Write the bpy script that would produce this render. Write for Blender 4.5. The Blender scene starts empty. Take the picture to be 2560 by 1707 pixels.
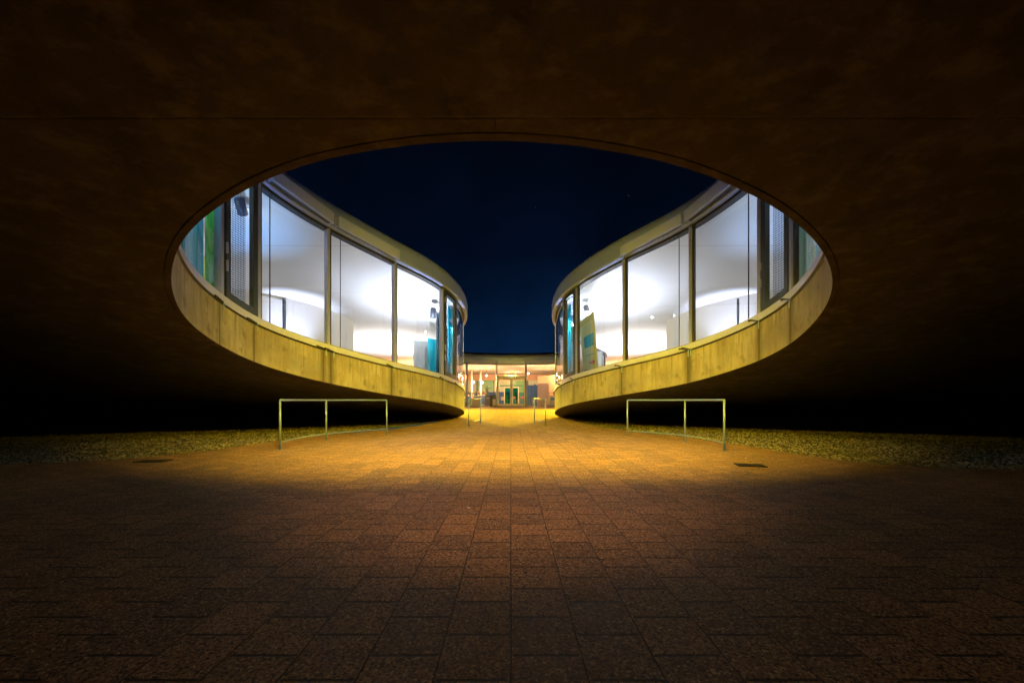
import bpy, bmesh, math, random
from mathutils import Vector, Matrix, geometry
random.seed(7)
S = bpy.context.scene
C = S.collection
PI = math.pi
# ------------------------------------------------------------------ camera, sky, exposure
CH = 1.08
cd = bpy.data.cameras.new('camera'); cam = bpy.data.objects.new('camera', cd); C.objects.link(cam)
cam.location = (0, 0, CH); cam.rotation_euler = (PI/2, 0, 0)
cd.sensor_width = 36.0; cd.lens = 36.0*1000/2560
cd.shift_x = 3/2560; cd.shift_y = -(853.5-1000)/2560
cd.clip_start = 0.05; cd.clip_end = 2000
S.camera = cam
S.view_settings.view_transform = 'Standard'; S.view_settings.look = 'None'
S.view_settings.exposure = 0.0; S.view_settings.gamma = 1.0
try:
    S.cycles.max_bounces = 8; S.cycles.diffuse_bounces = 4; S.cycles.transparent_max_bounces = 12
    S.cycles.sample_clamp_indirect = 4.0
except Exception: pass
W = bpy.data.worlds.new('World'); S.world = W; W.use_nodes = True
wt = W.node_tree; wt.nodes.clear()
wo = wt.nodes.new('ShaderNodeOutputWorld'); wb = wt.nodes.new('ShaderNodeBackground')
wt.links.new(wb.outputs[0], wo.inputs[0])
wc = wt.nodes.new('ShaderNodeTexCoord'); ws = wt.nodes.new('ShaderNodeSeparateXYZ')
wt.links.new(wc.outputs['Generated'], ws.inputs[0])
wr = wt.nodes.new('ShaderNodeValToRGB'); wt.links.new(ws.outputs['Z'], wr.inputs[0])
cr = wr.color_ramp; cr.elements[0].position = 0.0; cr.elements[0].color = (0.0030, 0.019, 0.062, 1)
cr.elements[1].position = 0.62; cr.elements[1].color = (0.0005, 0.0009, 0.0024, 1)
e = cr.elements.new(0.14); e.color = (0.0022, 0.0150, 0.052, 1)
e = cr.elements.new(0.34); e.color = (0.0007, 0.0034, 0.012, 1)
wn = wt.nodes.new('ShaderNodeTexNoise'); wn.inputs['Scale'].default_value = 3.2; wn.inputs['Detail'].default_value = 4
wt.links.new(wc.outputs['Generated'], wn.inputs['Vector'])
wm = wt.nodes.new('ShaderNodeMapRange'); wm.inputs['From Min'].default_value = .3; wm.inputs['From Max'].default_value = .7
wm.inputs['To Min'].default_value = .55; wm.inputs['To Max'].default_value = 1.35
wt.links.new(wn.outputs['Fac'], wm.inputs['Value'])
wx = wt.nodes.new('ShaderNodeMix'); wx.data_type = 'RGBA'; wx.blend_type = 'MULTIPLY'; wx.inputs['Factor'].default_value = 1
wt.links.new(wr.outputs['Color'], wx.inputs['A']); wt.links.new(wm.outputs['Result'], wx.inputs['B'])
# stars: sparse voronoi points
wv = wt.nodes.new('ShaderNodeTexVoronoi'); wv.inputs['Scale'].default_value = 26
wt.links.new(wc.outputs['Generated'], wv.inputs['Vector'])
wl = wt.nodes.new('ShaderNodeMath'); wl.operation = 'LESS_THAN'; wl.inputs[1].default_value = .022
wt.links.new(wv.outputs['Distance'], wl.inputs[0])
wq = wt.nodes.new('ShaderNodeMath'); wq.operation = 'MULTIPLY'; wq.inputs[1].default_value = .045
wt.links.new(wl.outputs[0], wq.inputs[0])
wa = wt.nodes.new('ShaderNodeMix'); wa.data_type = 'RGBA'; wa.blend_type = 'ADD'; wa.inputs['Factor'].default_value = 1
wt.links.new(wx.outputs['Result'], wa.inputs['A']); wt.links.new(wq.outputs[0], wa.inputs['B'])
wt.links.new(wa.outputs['Result'], wb.inputs['Color']); wb.inputs['Strength'].default_value = 1.0

# lamp powers, all in one place
P_SODIUM = 8300; P_SODREAR = 17500; P_DOWN = 600; P_UP = 1750; P_MID = 330; P_UPFAR = 3200; P_WASH = 1500; P_BLUE = 560; P_NEAR = 9500; P_WARM = 240; P_FLOOD = 110

# ------------------------------------------------------------------ helpers
def tag(o, label=None, cat=None, group=None, kind=None):
    if label: o['label'] = label
    if cat: o['category'] = cat
    if group: o['group'] = group
    if kind: o['kind'] = kind
    return o
def empty(name, loc=(0, 0, 0), rz=0, label=None, cat=None, group=None):
    o = bpy.data.objects.new(name, None); C.objects.link(o)
    o.location = loc; o.rotation_euler = (0, 0, rz); o.empty_display_size = .2
    return tag(o, label, cat, group)
class MB:
    def __init__(s): s.v = []; s.f = []; s.uv = None; s.mi = []
    def add(s, vs, fs, mi=0):
        n = len(s.v); s.v += [tuple(v) for v in vs]; s.f += [tuple(i+n for i in f) for f in fs]; s.mi += [mi]*len(fs); return s
    def box(s, a, b, mi=0, M=None):
        x0, y0, z0 = a; x1, y1, z1 = b
        vs = [Vector(p) for p in ((x0,y0,z0),(x1,y0,z0),(x1,y1,z0),(x0,y1,z0),(x0,y0,z1),(x1,y0,z1),(x1,y1,z1),(x0,y1,z1))]
        if M: vs = [M @ v for v in vs]
        return s.add(vs, [(0,3,2,1),(4,5,6,7),(0,1,5,4),(1,2,6,5),(2,3,7,6),(3,0,4,7)], mi)
    def tube(s, pts, r, n=10, caps=True, mi=0):
        pts = [Vector(p) for p in pts]; vs = []; fs = []
        rr = r if isinstance(r, (list, tuple)) else [r]*len(pts)
        up = None
        for i, p in enumerate(pts):
            d = (pts[min(i+1, len(pts)-1)]-pts[max(i-1, 0)]).normalized()
            if up is None: up = Vector((0, 0, 1)) if abs(d.z) < .9 else Vector((1, 0, 0))
            a = d.cross(up).normalized(); b = a.cross(d).normalized(); up = b
            for k in range(n):
                t = 2*PI*k/n; vs.append(p+(a*math.cos(t)+b*math.sin(t))*rr[i])
        for i in range(len(pts)-1):
            for k in range(n):
                fs.append((i*n+k, i*n+(k+1) % n, (i+1)*n+(k+1) % n, (i+1)*n+k))
        if caps: fs += [tuple(range(n))[::-1], tuple(range((len(pts)-1)*n, len(pts)*n))]
        return s.add(vs, fs, mi)
    def lathe(s, prof, n=20, M=None, mi=0):
        vs = []; fs = []
        for r, z in prof:
            for k in range(n):
                v = Vector((r*math.cos(2*PI*k/n), r*math.sin(2*PI*k/n), z)); vs.append(M @ v if M else v)
        for i in range(len(prof)-1):
            for k in range(n): fs.append((i*n+k, i*n+(k+1) % n, (i+1)*n+(k+1) % n, (i+1)*n+k))
        return s.add(vs, fs, mi)
    def build(s, name, mat, parent=None, smooth=False, bevel=0, fixn=True):
        me = bpy.data.meshes.new(name); me.from_pydata(s.v, [], s.f)
        mats = mat if isinstance(mat, (list, tuple)) else [mat]
        for m in mats: me.materials.append(m)
        for i, p in enumerate(me.polygons): p.material_index = s.mi[i]; p.use_smooth = smooth
        if fixn:
            bm = bmesh.new(); bm.from_mesh(me); bmesh.ops.recalc_face_normals(bm, faces=bm.faces); bm.to_mesh(me); bm.free()
        me.update()
        o = bpy.data.objects.new(name, me); C.objects.link(o)
        if parent: o.parent = parent
        if bevel:
            b = o.modifiers.new('bevel', 'BEVEL'); b.width = bevel; b.segments = 2; b.limit_method = 'ANGLE'
        return o

class NT:
    def __init__(s, name):
        s.m = bpy.data.materials.new(name); s.m.use_nodes = True; s.t = s.m.node_tree; s.t.nodes.clear()
        s.out = s.t.nodes.new('ShaderNodeOutputMaterial')
    def n(s, typ, ins=None, **kw):
        nd = s.t.nodes.new(typ)
        for k, v in kw.items(): setattr(nd, k, v)
        for k, v in (ins or {}).items():
            if isinstance(v, bpy.types.NodeSocket): s.t.links.new(v, nd.inputs[k])
            else: nd.inputs[k].default_value = v
        return nd
    def pos(s): return s.n('ShaderNodeNewGeometry').outputs['Position']
    def noise(s, sc, det=4, vec=None, rough=.55): return s.n('ShaderNodeTexNoise', {'Vector': vec if vec else s.pos(), 'Scale': sc, 'Detail': det, 'Roughness': rough}).outputs['Fac']
    def rng(s, v, a, b, c, d): return s.n('ShaderNodeMapRange', {'Value': v, 'From Min': a, 'From Max': b, 'To Min': c, 'To Max': d}).outputs['Result']
    def math(s, op, a, b=0.0, c=None):
        d = {0: a, 1: b}
        if c is not None: d[2] = c
        return s.n('ShaderNodeMath', d, operation=op).outputs[0]
    def mix(s, f, a, b, mode='MIX'): return s.n('ShaderNodeMix', {'Factor': f, 'A': a, 'B': b}, data_type='RGBA', blend_type=mode).outputs['Result']
    def scalev(s, v, sc): return s.n('ShaderNodeVectorMath', {0: v, 1: sc}, operation='MULTIPLY').outputs[0]
    def bump(s, h, st=.3, d=.02): return s.n('ShaderNodeBump', {'Height': h, 'Strength': st, 'Distance': d}).outputs[0]
    def princ(s, col, rough=.6, metal=0, normal=None, spec=.5, **kw):
        d = {'Base Color': col, 'Roughness': rough, 'Metallic': metal, 'Specular IOR Level': spec}
        if normal is not None: d['Normal'] = normal
        d.update(kw)
        p = s.n('ShaderNodeBsdfPrincipled', d); return p.outputs[0]
    def fin(s, sh): s.t.links.new(sh, s.out.inputs['Surface']); return s.m
def rgb(*c): return (c[0], c[1], c[2], 1)

def m_simple(name, col, rough=.5, metal=0, var=.12, sc=8, bumps=0.0):
    t = NT(name); f = t.noise(sc, 5)
    c = t.mix(f, rgb(*[x*(1-var) for x in col]), rgb(*[min(1, x*(1+var)) for x in col]))
    r = t.rng(t.noise(sc*2.3, 3), .3, .7, max(.05, rough-.08), min(1, rough+.08))
    nm = t.bump(t.noise(sc*6, 4), bumps, .01) if bumps else None
    return t.fin(t.princ(c, r, metal, nm))
def m_emit(name, col, st):
    t = NT(name); return t.fin(t.n('ShaderNodeEmission', {'Color': rgb(*col), 'Strength': st}).outputs[0])
def m_glass(name, tint=(.93, .97, .96), wav=0.0):
    t = NT(name)
    nm = t.bump(t.noise(1.1, 1), wav, .02) if wav else None
    fr = t.n('ShaderNodeFresnel', {'IOR': 1.5})
    gl = t.n('ShaderNodeBsdfGlossy', {'Color': rgb(.95, .97, 1), 'Roughness': 0.0})
    if nm is not None: t.t.links.new(nm, gl.inputs['Normal'])
    tr = t.n('ShaderNodeBsdfTransparent', {'Color': rgb(*tint)})
    f = t.math('MULTIPLY', fr.outputs[0], 2.2); f = t.math('MINIMUM', f, .9)
    return t.fin(t.n('ShaderNodeMixShader', {0: f, 1: tr.outputs[0], 2: gl.outputs[0]}).outputs[0])

def m_concrete_soffit():
    t = NT('soffit_concrete'); p = t.pos()
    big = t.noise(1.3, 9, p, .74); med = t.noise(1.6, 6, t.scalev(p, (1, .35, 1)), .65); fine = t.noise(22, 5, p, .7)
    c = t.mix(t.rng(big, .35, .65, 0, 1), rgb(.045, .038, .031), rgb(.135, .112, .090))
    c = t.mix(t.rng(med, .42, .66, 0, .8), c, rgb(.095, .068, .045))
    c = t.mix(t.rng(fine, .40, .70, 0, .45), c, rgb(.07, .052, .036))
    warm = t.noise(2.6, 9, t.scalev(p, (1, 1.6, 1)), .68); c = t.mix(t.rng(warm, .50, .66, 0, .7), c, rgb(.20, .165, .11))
    # blotchy stains
    v = t.n('ShaderNodeTexVoronoi', {'Vector': t.n('ShaderNodeVectorMath', {0: p, 1: t.scalev(t.n('ShaderNodeTexNoise', {'Vector': p, 'Scale': 1.5}).outputs['Color'], (.9, .9, .9))}, operation='ADD').outputs[0], 'Scale': 1.3}).outputs['Distance']
    c = t.mix(t.math('MULTIPLY', t.rng(v, .10, .26, .85, 0), t.rng(t.noise(6, 4, p), .35, .6, 0, 1)), c, rgb(.07, .05, .035))
    # formwork joints: across (constant Y) and along
    s = t.n('ShaderNodeSeparateXYZ', {0: p})
    wob = t.math('MULTIPLY', t.math('SUBTRACT', t.noise(3, 3, p), .5), .022)
    def lines(co, per, off, w):
        q = t.math('ADD', t.math('ADD', co, wob), per*40+per/2-off) if per < 20 else t.math('ADD', t.math('ADD', co, wob), per*2+per/2-off)
        q = t.math('SUBTRACT', t.math('MODULO', q, per), per/2)
        return t.rng(t.math('ABSOLUTE', q), w*.4, w, 1, 0)
    l1 = lines(s.outputs['Y'], 60.0, 3.66, .016); l2 = t.math('MULTIPLY', lines(s.outputs['X'], 3.3, -.15, .010), t.math('MULTIPLY', t.math('GREATER_THAN', s.outputs['Y'], 3.66), t.math('LESS_THAN', t.math('ABSOLUTE', s.outputs['X']), 1.2)))
    ln = t.math('MAXIMUM', l1, t.math('MULTIPLY', l2, .75))
    ln = t.math('MULTIPLY', ln, t.rng(t.noise(1.6, 5, p, .7), .38, .6, .12, 1))
    c = t.mix(t.math('MULTIPLY', ln, .85), c, rgb(.05, .037, .025))
    h = t.math('SUBTRACT', t.math('ADD', t.math('MULTIPLY', med, .5), t.math('MULTIPLY', fine, .25)), t.math('MULTIPLY', ln, 1.0))
    return t.fin(t.princ(c, .82, 0, t.bump(h, .55, .02), .3))

def m_concrete_band():
    t = NT('band_concrete'); uv = t.n('ShaderNodeUVMap', uv_map='UVMap').outputs[0]
    st = t.n('ShaderNodeAttribute', attribute_name='stain').outputs['Fac']; jn = t.n('ShaderNodeAttribute', attribute_name='joint').outputs['Fac']
    vert = t.noise(2.2, 6, t.scalev(uv, (2.6, .35, 1)), .7); big = t.noise(.9, 4, uv, .6); fine = t.noise(26, 4, uv, .7)
    c = t.mix(t.rng(big, .35, .65, 0, 1), rgb(.19, .18, .135), rgb(.32, .305, .25))
    c = t.mix(t.rng(vert, .44, .60, 0, .78), c, rgb(.20, .17, .11))
    c = t.mix(t.rng(fine, .45, .75, 0, .3), c, rgb(.2, .17, .12))
    spots = t.rng(t.noise(4.2, 4, t.scalev(uv, (1, .55, 1)), .65), .56, .68, 0, .8); c = t.mix(spots, c, rgb(.12, .10, .07))
    sy = t.n('ShaderNodeSeparateXYZ', {0: uv}).outputs['Y']
    drip = t.math('MULTIPLY', t.rng(t.noise(3, 5, t.scalev(uv, (5, .15, 1)), .7), .47, .64, 0, .85), t.rng(sy, .15, .95, 0, 1)); c = t.mix(drip, c, rgb(.11, .095, .065))
    c = t.mix(t.math('MULTIPLY', st, t.rng(vert, .2, .6, .6, 1)), c, rgb(.075, .066, .016))
    c = t.mix(jn, c, rgb(.03, .025, .015))
    h = t.math('SUBTRACT', t.math('ADD', t.math('MULTIPLY', vert, .4), t.math('MULTIPLY', fine, .3)), t.math('MULTIPLY', jn, 1.5))
    return t.fin(t.princ(c, .8, 0, t.bump(h, .5, .015), .3))

def m_paving():
    t = NT('concrete_pavers'); p = t.pos(); s = t.n('ShaderNodeSeparateXYZ', {0: p})
    wob = t.math('MULTIPLY', t.math('SUBTRACT', t.noise(9, 2, p), .5), .006)
    u = t.math('ADD', s.outputs['Y'], 12.0-1.844+wob.node.outputs[0].default_value*0)
    u = t.math('ADD', u, wob); w = t.math('ADD', s.outputs['X'], 36.0)
    v = t.n('ShaderNodeCombineXYZ', {0: u, 1: t.math('ADD', w, wob), 2: 0.0}).outputs[0]
    b = t.n('ShaderNodeTexBrick', {'Vector': v, 'Color1': rgb(0, 0, 0), 'Color2': rgb(1, 1, 1), 'Mortar': rgb(.5, .5, .5), 'Scale': 1.0, 'Mortar Size': .0092, 'Mortar Smooth': .30, 'Bias': 0.0, 'Brick Width': .3, 'Row Height': .3}, offset=.5, offset_frequency=2, squash=1.0)
    rnd = b.outputs['Color']; mor = b.outputs['Fac']
    fw = t.math('ABSOLUTE', t.math('SUBTRACT', t.math('MODULO', t.math('ADD', w, .15), .3), .15))
    mor = t.math('MAXIMUM', t.math('MULTIPLY', mor, t.math('GREATER_THAN', fw, .0102)), t.rng(fw, .0025, .0050, .9, 0))
    mor = t.math('MULTIPLY', mor, t.rng(t.noise(4, 3, p), .25, .5, .7, 1))
    c = t.mix(rnd, rgb(.18, .104, .046), rgb(.47, .265, .115))
    patch = t.noise(.33, 4, p, .6)
    c = t.mix(t.rng(patch, .35, .7, 0, .6), c, rgb(.42, .245, .11))
    ag = t.noise(70, 3, p, .75); ag2 = t.n('ShaderNodeTexVoronoi', {'Vector': p, 'Scale': 98.0}).outputs['Color']
    ags = t.n('ShaderNodeSeparateColor', {0: ag2}).outputs[0]
    c = t.mix(t.rng(ags, .10, .42, .95, 0), c, rgb(.02, .012, .008))
    c = t.mix(t.rng(ags, .78, .98, 0, .75), c, rgb(.80, .55, .30))
    c = t.mix(t.rng(ag, .40, .56, .65, 0), c, rgb(.05, .030, .020))
    c = t.mix(t.rng(t.noise(2.2, 5, p, .7), .55, .75, 0, .35), c, rgb(.10, .065, .04))
    c = t.mix(t.math('MULTIPLY', mor, .97), c, rgb(.008, .005, .003))
    h = t.math('SUBTRACT', t.math('ADD', t.math('MULTIPLY', ag, .25), t.math('MULTIPLY', ags, .2)), t.math('MULTIPLY', mor, 1.2))
    tilt = t.math('MULTIPLY', t.n('ShaderNodeSeparateColor', {0: rnd}).outputs[0], .35)
    h = t.math('ADD', h, tilt)
    return t.fin(t.princ(c, t.rng(ag, .3, .7, .55, .8), 0, t.bump(h, .8, .008), .4))

def m_gravel(name, shade=1.0):
    t = NT(name); p = t.pos()
    v = t.n('ShaderNodeTexVoronoi', {'Vector': p, 'Scale': 17.0}); cs = t.n('ShaderNodeSeparateColor', {0: v.outputs['Color']}).outputs[0]
    c = t.mix(cs, rgb(.13, .115, .075), rgb(.33, .30, .21))
    c = t.mix(t.rng(v.outputs['Distance'], .25, .6, 0, .85), c, rgb(.03, .028, .016))
    c = t.mix(t.rng(t.noise(.8, 4, p), .4, .65, 0, .55), c, rgb(.09, .095, .035))
    return t.fin(t.princ(c, .85, 0, t.bump(t.math('SUBTRACT', 1.0, v.outputs['Distance']), 1.0, .03), .2))
def m_stone():
    t = NT('gravel_stones'); a = t.n('ShaderNodeAttribute', attribute_name='tone').outputs['Fac']; p = t.pos()
    c = t.mix(a, rgb(.12, .105, .06), rgb(.46, .42, .29)); c = t.mix(t.rng(t.noise(.8, 4, p), .4, .65, 0, .45), c, rgb(.14, .15, .045))
    return t.fin(t.princ(c, .75, 0, None, .3))

def m_fabric(name, col, col2, trans=.5):
    t = NT(name); p = t.pos(); f = t.rng(t.noise(1.4, 3, t.scalev(p, (2.5, 2.5, .2))), .35, .65, 0, 1)
    c = t.mix(f, rgb(*col), rgb(*col2))
    d = t.n('ShaderNodeBsdfDiffuse', {'Color': c}); tr = t.n('ShaderNodeBsdfTranslucent', {'Color': c})
    return t.fin(t.n('ShaderNodeMixShader', {0: trans, 1: d.outputs[0], 2: tr.outputs[0]}).outputs[0])
def m_mesh(name, col=(.02, .05, .13)):
    t = NT(name); uv = t.n('ShaderNodeUVMap', uv_map='UVMap').outputs[0]; s = t.n('ShaderNodeSeparateXYZ', {0: uv})
    def ln(co, per, w):
        q = t.math('SUBTRACT', t.math('MODULO', t.math('ADD', co, 50*per), per), per/2); return t.math('LESS_THAN', t.math('ABSOLUTE', q), w)
    k = t.math('MAXIMUM', ln(s.outputs['X'], .045, .006), ln(s.outputs['Y'], .055, .0065))
    tr = t.n('ShaderNodeBsdfTransparent', {'Color': rgb(.9, .95, 1)}); d = t.princ(rgb(*col), .5, .5)
    return t.fin(t.n('ShaderNodeMixShader', {0: k, 1: tr.outputs[0], 2: d}).outputs[0])
def m_ceiling():
    t = NT('ceiling_plaster'); p = t.pos(); s = t.n('ShaderNodeSeparateXYZ', {0: p})
    c = t.mix(t.noise(.5, 4, p), rgb(.66, .655, .66), rgb(.78, .775, .77))
    q = t.math('SUBTRACT', t.math('MODULO', t.math('ADD', s.outputs['Y'], 100-11.9+1.8), 3.6), 1.8)
    c = t.mix(t.rng(t.math('ABSOLUTE', q), .006, .012, .6, 0), c, rgb(.25, .25, .25))
    return t.fin(t.princ(c, .75, 0, None, .2))

M = dict(
    soffit=m_concrete_soffit(), band=m_concrete_band(), paving=m_paving(), gravel=m_gravel('gravel_bed'), stone=m_stone(), ceiling=m_ceiling(),
    fascia=m_simple('fascia_metal', (.26, .34, .62), .42, .45, .10, 1.2), fasciadark=m_simple('box_inside', (.025, .025, .028), .6),
    box=m_simple('cassette_metal', (.38, .45, .76), .42, .25, .08, 1.5), alu=m_simple('anodised_aluminium', (.32, .34, .50), .38, .5, .08, 3),
    sill=m_simple('sill_metal', (.38, .41, .64), .42, .3, .08, 2.2), black=m_simple('black_gasket', (.012, .012, .013), .6), dframe=m_simple('dark_frame', (.035, .045, .048), .4, .3),
    glass=m_glass('window_glass', wav=.03), steel=m_simple('galvanised_steel', (.19, .28, .66), .40, .3, .2, 14), iron=m_simple('cast_iron', (.03, .026, .024), .55, .5, .3, 20, .3),
    floor=m_simple('interior_floor', (.42, .40, .38), .5), wall=m_simple('white_wall', (.75, .72, .70), .6, 0, .05, 1),
    roof=m_simple('roof_membrane', (.2, .2, .2), .8), white=m_simple('white_paint', (.78, .76, .74), .45, 0, .04), teal=m_fabric('teal_fabric', (.03, .42, .58), (.05, .62, .70)),
    green=m_fabric('green_fabric', (.08, .50, .10), (.16, .62, .14)), palegreen=m_fabric('pale_green_fabric', (.30, .60, .42), (.45, .72, .58)), tealglass=m_glass('teal_glass', (.10, .55, .58)),
    mesh=m_mesh('blind_mesh'), plastic=m_simple('black_plastic', (.02, .02, .024), .45), cream=m_simple('cream_paint', (.62, .52, .40), .55), grey=m_simple('grey_paint', (.10, .10, .12), .5),
    wood=m_simple('chair_wood', (.42, .22, .12), .45), blue=m_simple('blue_panel', (.02, .10, .40), .5), peach=m_simple('peach_wall', (.72, .50, .38), .6), louver=m_simple('mauve_louvre', (.30, .25, .30), .5),
    bluehose=m_simple('blue_hose', (.01, .06, .45), .4), lamphead=m_simple('lamp_housing', (.55, .56, .58), .4, .2), darklamp=m_simple('dark_lamp_housing', (.10, .11, .14), .4, .2),
    lens=m_emit('lamp_lens', (.85, .92, 1), 14), bulb=m_emit('bulb_glow', (1, .86, .62), 60), sodium=m_emit('sodium_lens', (1, .55, .12), 30), exitg=m_emit('exit_light', (.45, 1, .22), 30),
    yellow=m_simple('banner_yellow', (.62, .55, .09), .6, 0, .06, 2), bteal=m_simple('banner_teal', (.06, .30, .22), .6), red=m_simple('banner_red', (.65, .12, .05), .6), navy=m_simple('navy_panel', (.01, .03, .09), .4),
    palepane=m_simple('pale_pane', (.55, .68, .60), .3), green2=m_simple('green_pane', (.18, .50, .30), .3), leaf=m_simple('plant_leaf', (.07, .16, .04), .6), skin=m_simple('skin', (.5, .3, .2), .5), hair=m_simple('dark_hair', (.02, .015, .012), .6), jacket=m_simple('light_blue_jacket', (.25, .38, .55), .7), flowr=m_simple('petal_red', (.6, .03, .03), .5), flowo=m_simple('petal_orange', (.8, .22, .02), .5), floww=m_simple('petal_white', (.75, .72, .68), .5),
    postblue=m_simple('poster_blue', (.05, .25, .65), .4), signglow=m_simple('poster_white', (.75, .75, .78), .4),
)

# ------------------------------------------------------------------ shell heights
HT = [(-60,-1.0),(-36,-.3),(-30,1.0),(-20,3.6),(-10,4.95),(-4,4.95),(0,4.45),(4,3.58),(7,2.82),(9,2.26),(11.6,1.62),(13.6,1.25),(15.8,.95),(17,.79),(18.5,.58),(20.5,.28),(22,.1),(26,-.15),(33,-.335),(60,-.4)]
def pchip(T):
    xs = [a for a, b in T]; ys = [b for a, b in T]; n = len(xs)
    h = [xs[i+1]-xs[i] for i in range(n-1)]; d = [(ys[i+1]-ys[i])/h[i] for i in range(n-1)]
    m = [d[0]]+[0]*(n-2)+[d[-1]]
    for i in range(1, n-1):
        if d[i-1]*d[i] > 0:
            w1 = 2*h[i]+h[i-1]; w2 = h[i]+2*h[i-1]; m[i] = (w1+w2)/(w1/d[i-1]+w2/d[i])
    def f(x):
        x = min(max(x, xs[0]), xs[-1]); i = 0
        while i < n-2 and x > xs[i+1]: i += 1
        t = (x-xs[i])/h[i]
        return ys[i]*(1+2*t)*(1-t)**2+m[i]*h[i]*t*(1-t)**2+ys[i+1]*t*t*(3-2*t)+m[i+1]*h[i]*t*t*(t-1)
    return f
H = pchip(HT)
def g(Y):                                   # paving level: flat, then a ramp up to the entrance
    t = min(max((Y-13)/20, 0), 1); return .585*t*t*(3-2*t)
BAND = .92; GAP = .045; SILL = .17; GLASS = 3.42; FAS = .84
zB = lambda Y: H(Y)+BAND
zS = lambda Y: H(Y)+BAND+GAP+SILL           # bottom of glass
def zT(Y):
    t = min(max((Y-21)/10, 0), 1); return zS(Y)+GLASS-.22*t*t*(3-2*t)                  # head of glass
zF = lambda Y: H(Y)+.935                    # interior floor

# courtyard edge in plan (metres): near rim overhead, flanks, throat, rear court, entrance
LEFT = [(-.15,3.89),(-.61,3.9),(-1.0,3.94),(-1.55,4.03),(-2.15,4.17),(-2.75,4.40),(-3.25,4.64),(-3.6,4.84),(-3.96,5.05),(-4.48,5.43),(-4.97,5.87),(-5.31,6.25),(-5.59,6.58),(-5.87,6.98),(-6.2,7.57),(-6.36,8.04),(-6.44,8.7),(-6.44,9.31),(-6.34,10.03),(-6.02,10.72),(-5.43,11.72),(-4.83,12.52),(-4.01,13.66),(-3.35,14.58),(-2.75,15.65),(-2.36,16.85),(-2.19,18.0),(-2.2,19.1),(-2.46,20.3),(-3.3,22.4),(-4.9,24.8),(-6.2,27),(-6.6,29),(-6.1,30.6),(-5.0,31.5),(-3.6,32.05),(-2,32.6)]
RIGHT = [(.37,3.91),(.73,3.96),(1.11,4.03),(1.74,4.17),(2.23,4.36),(2.59,4.51),(3.02,4.71),(3.48,4.97),(3.97,5.3),(4.39,5.62),(4.89,6.09),(5.31,6.58),(5.63,7.1),(5.88,7.63),(6.06,8.31),(6.16,8.76),(6.16,9.36),(6.08,9.9),(5.89,10.42),(5.26,11.72),(4.53,12.66),(3.73,13.62),(2.95,14.9),(2.40,16.2),(2.12,17.4),(2.07,18.5),(2.15,19.6),(2.5,20.9),(3.4,22.8),(5.0,25),(6.2,27),(6.6,29),(6.1,30.6),(5.0,31.5),(3.6,32.05),(2,32.6)]
def make_loop():
    P = [(0, 3.885)]+LEFT+[(0, 32.85)]+RIGHT[::-1]
    P = [Vector(p) for p in P]; n = len(P); Q = []
    for i in range(n):                      # centripetal-ish catmull
        p0, p1, p2, p3 = P[i-1], P[i], P[(i+1) % n], P[(i+2) % n]
        for k in range(8):
            t = k/8
            Q.append(.5*((2*p1)+(p2-p0)*t+(2*p0-5*p1+4*p2-p3)*t*t+(3*p1-p0-3*p2+p3)*t**3))
    def resample(Q, step):
        L = [0]
        for i in range(len(Q)): L.append(L[-1]+(Q[(i+1) % len(Q)]-Q[i]).length)
        tot = L[-1]; m = int(tot/step); out = []; j = 0
        for i in range(m):
            s = tot*i/m
            while L[j+1] < s: j += 1
            t = (s-L[j])/max(1e-9, L[j+1]-L[j]); out.append(Q[j].lerp(Q[(j+1) % len(Q)], t))
        return out, tot
    Q, _ = resample(Q, .1)
    for it in range(30): Q = [(Q[i-1]+Q[i]*2+Q[(i+1) % len(Q)])/4 for i in range(len(Q))]
    return resample(Q, .08)
LP, TOT = make_loop(); NL = len(LP); DS = TOT/NL
NRM = []
for i in range(NL):
    d = (LP[(i+1) % NL]-LP[i-1]).normalized(); NRM.append(Vector((-d.y, d.x)))
# orientation: normals must point INTO the building (away from the court)
if (NRM[0].y > 0): NRM = [-v for v in NRM]
def at(s, off=0.0):                         # s in metres along the loop, off into the building
    x = (s/DS) % NL; i = int(x); t = x-i
    p = LP[i].lerp(LP[(i+1) % NL], t); n = NRM[i].lerp(NRM[(i+1) % NL], t).normalized()
    return p+n*off
def find_px(px, side):                      # arc position whose direction from the viewpoint is the given one, on the far flank
    r = (px-1277)/1000; best = None; rng = range(NL)
    half = [i for i in rng if (LP[i].x < 0) == (side < 0) and LP[i].y < 20]
    ext = max(half, key=lambda i: abs(LP[i].x/LP[i].y))
    cand = [i for i in half if (LP[i].y > LP[ext].y)]
    b = min(cand, key=lambda i: abs(LP[i].x/LP[i].y-r)); return b*DS
def find_X(X): return min([i for i in range(NL) if LP[i].y > 31], key=lambda i: abs(LP[i].x-X))*DS

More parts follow.
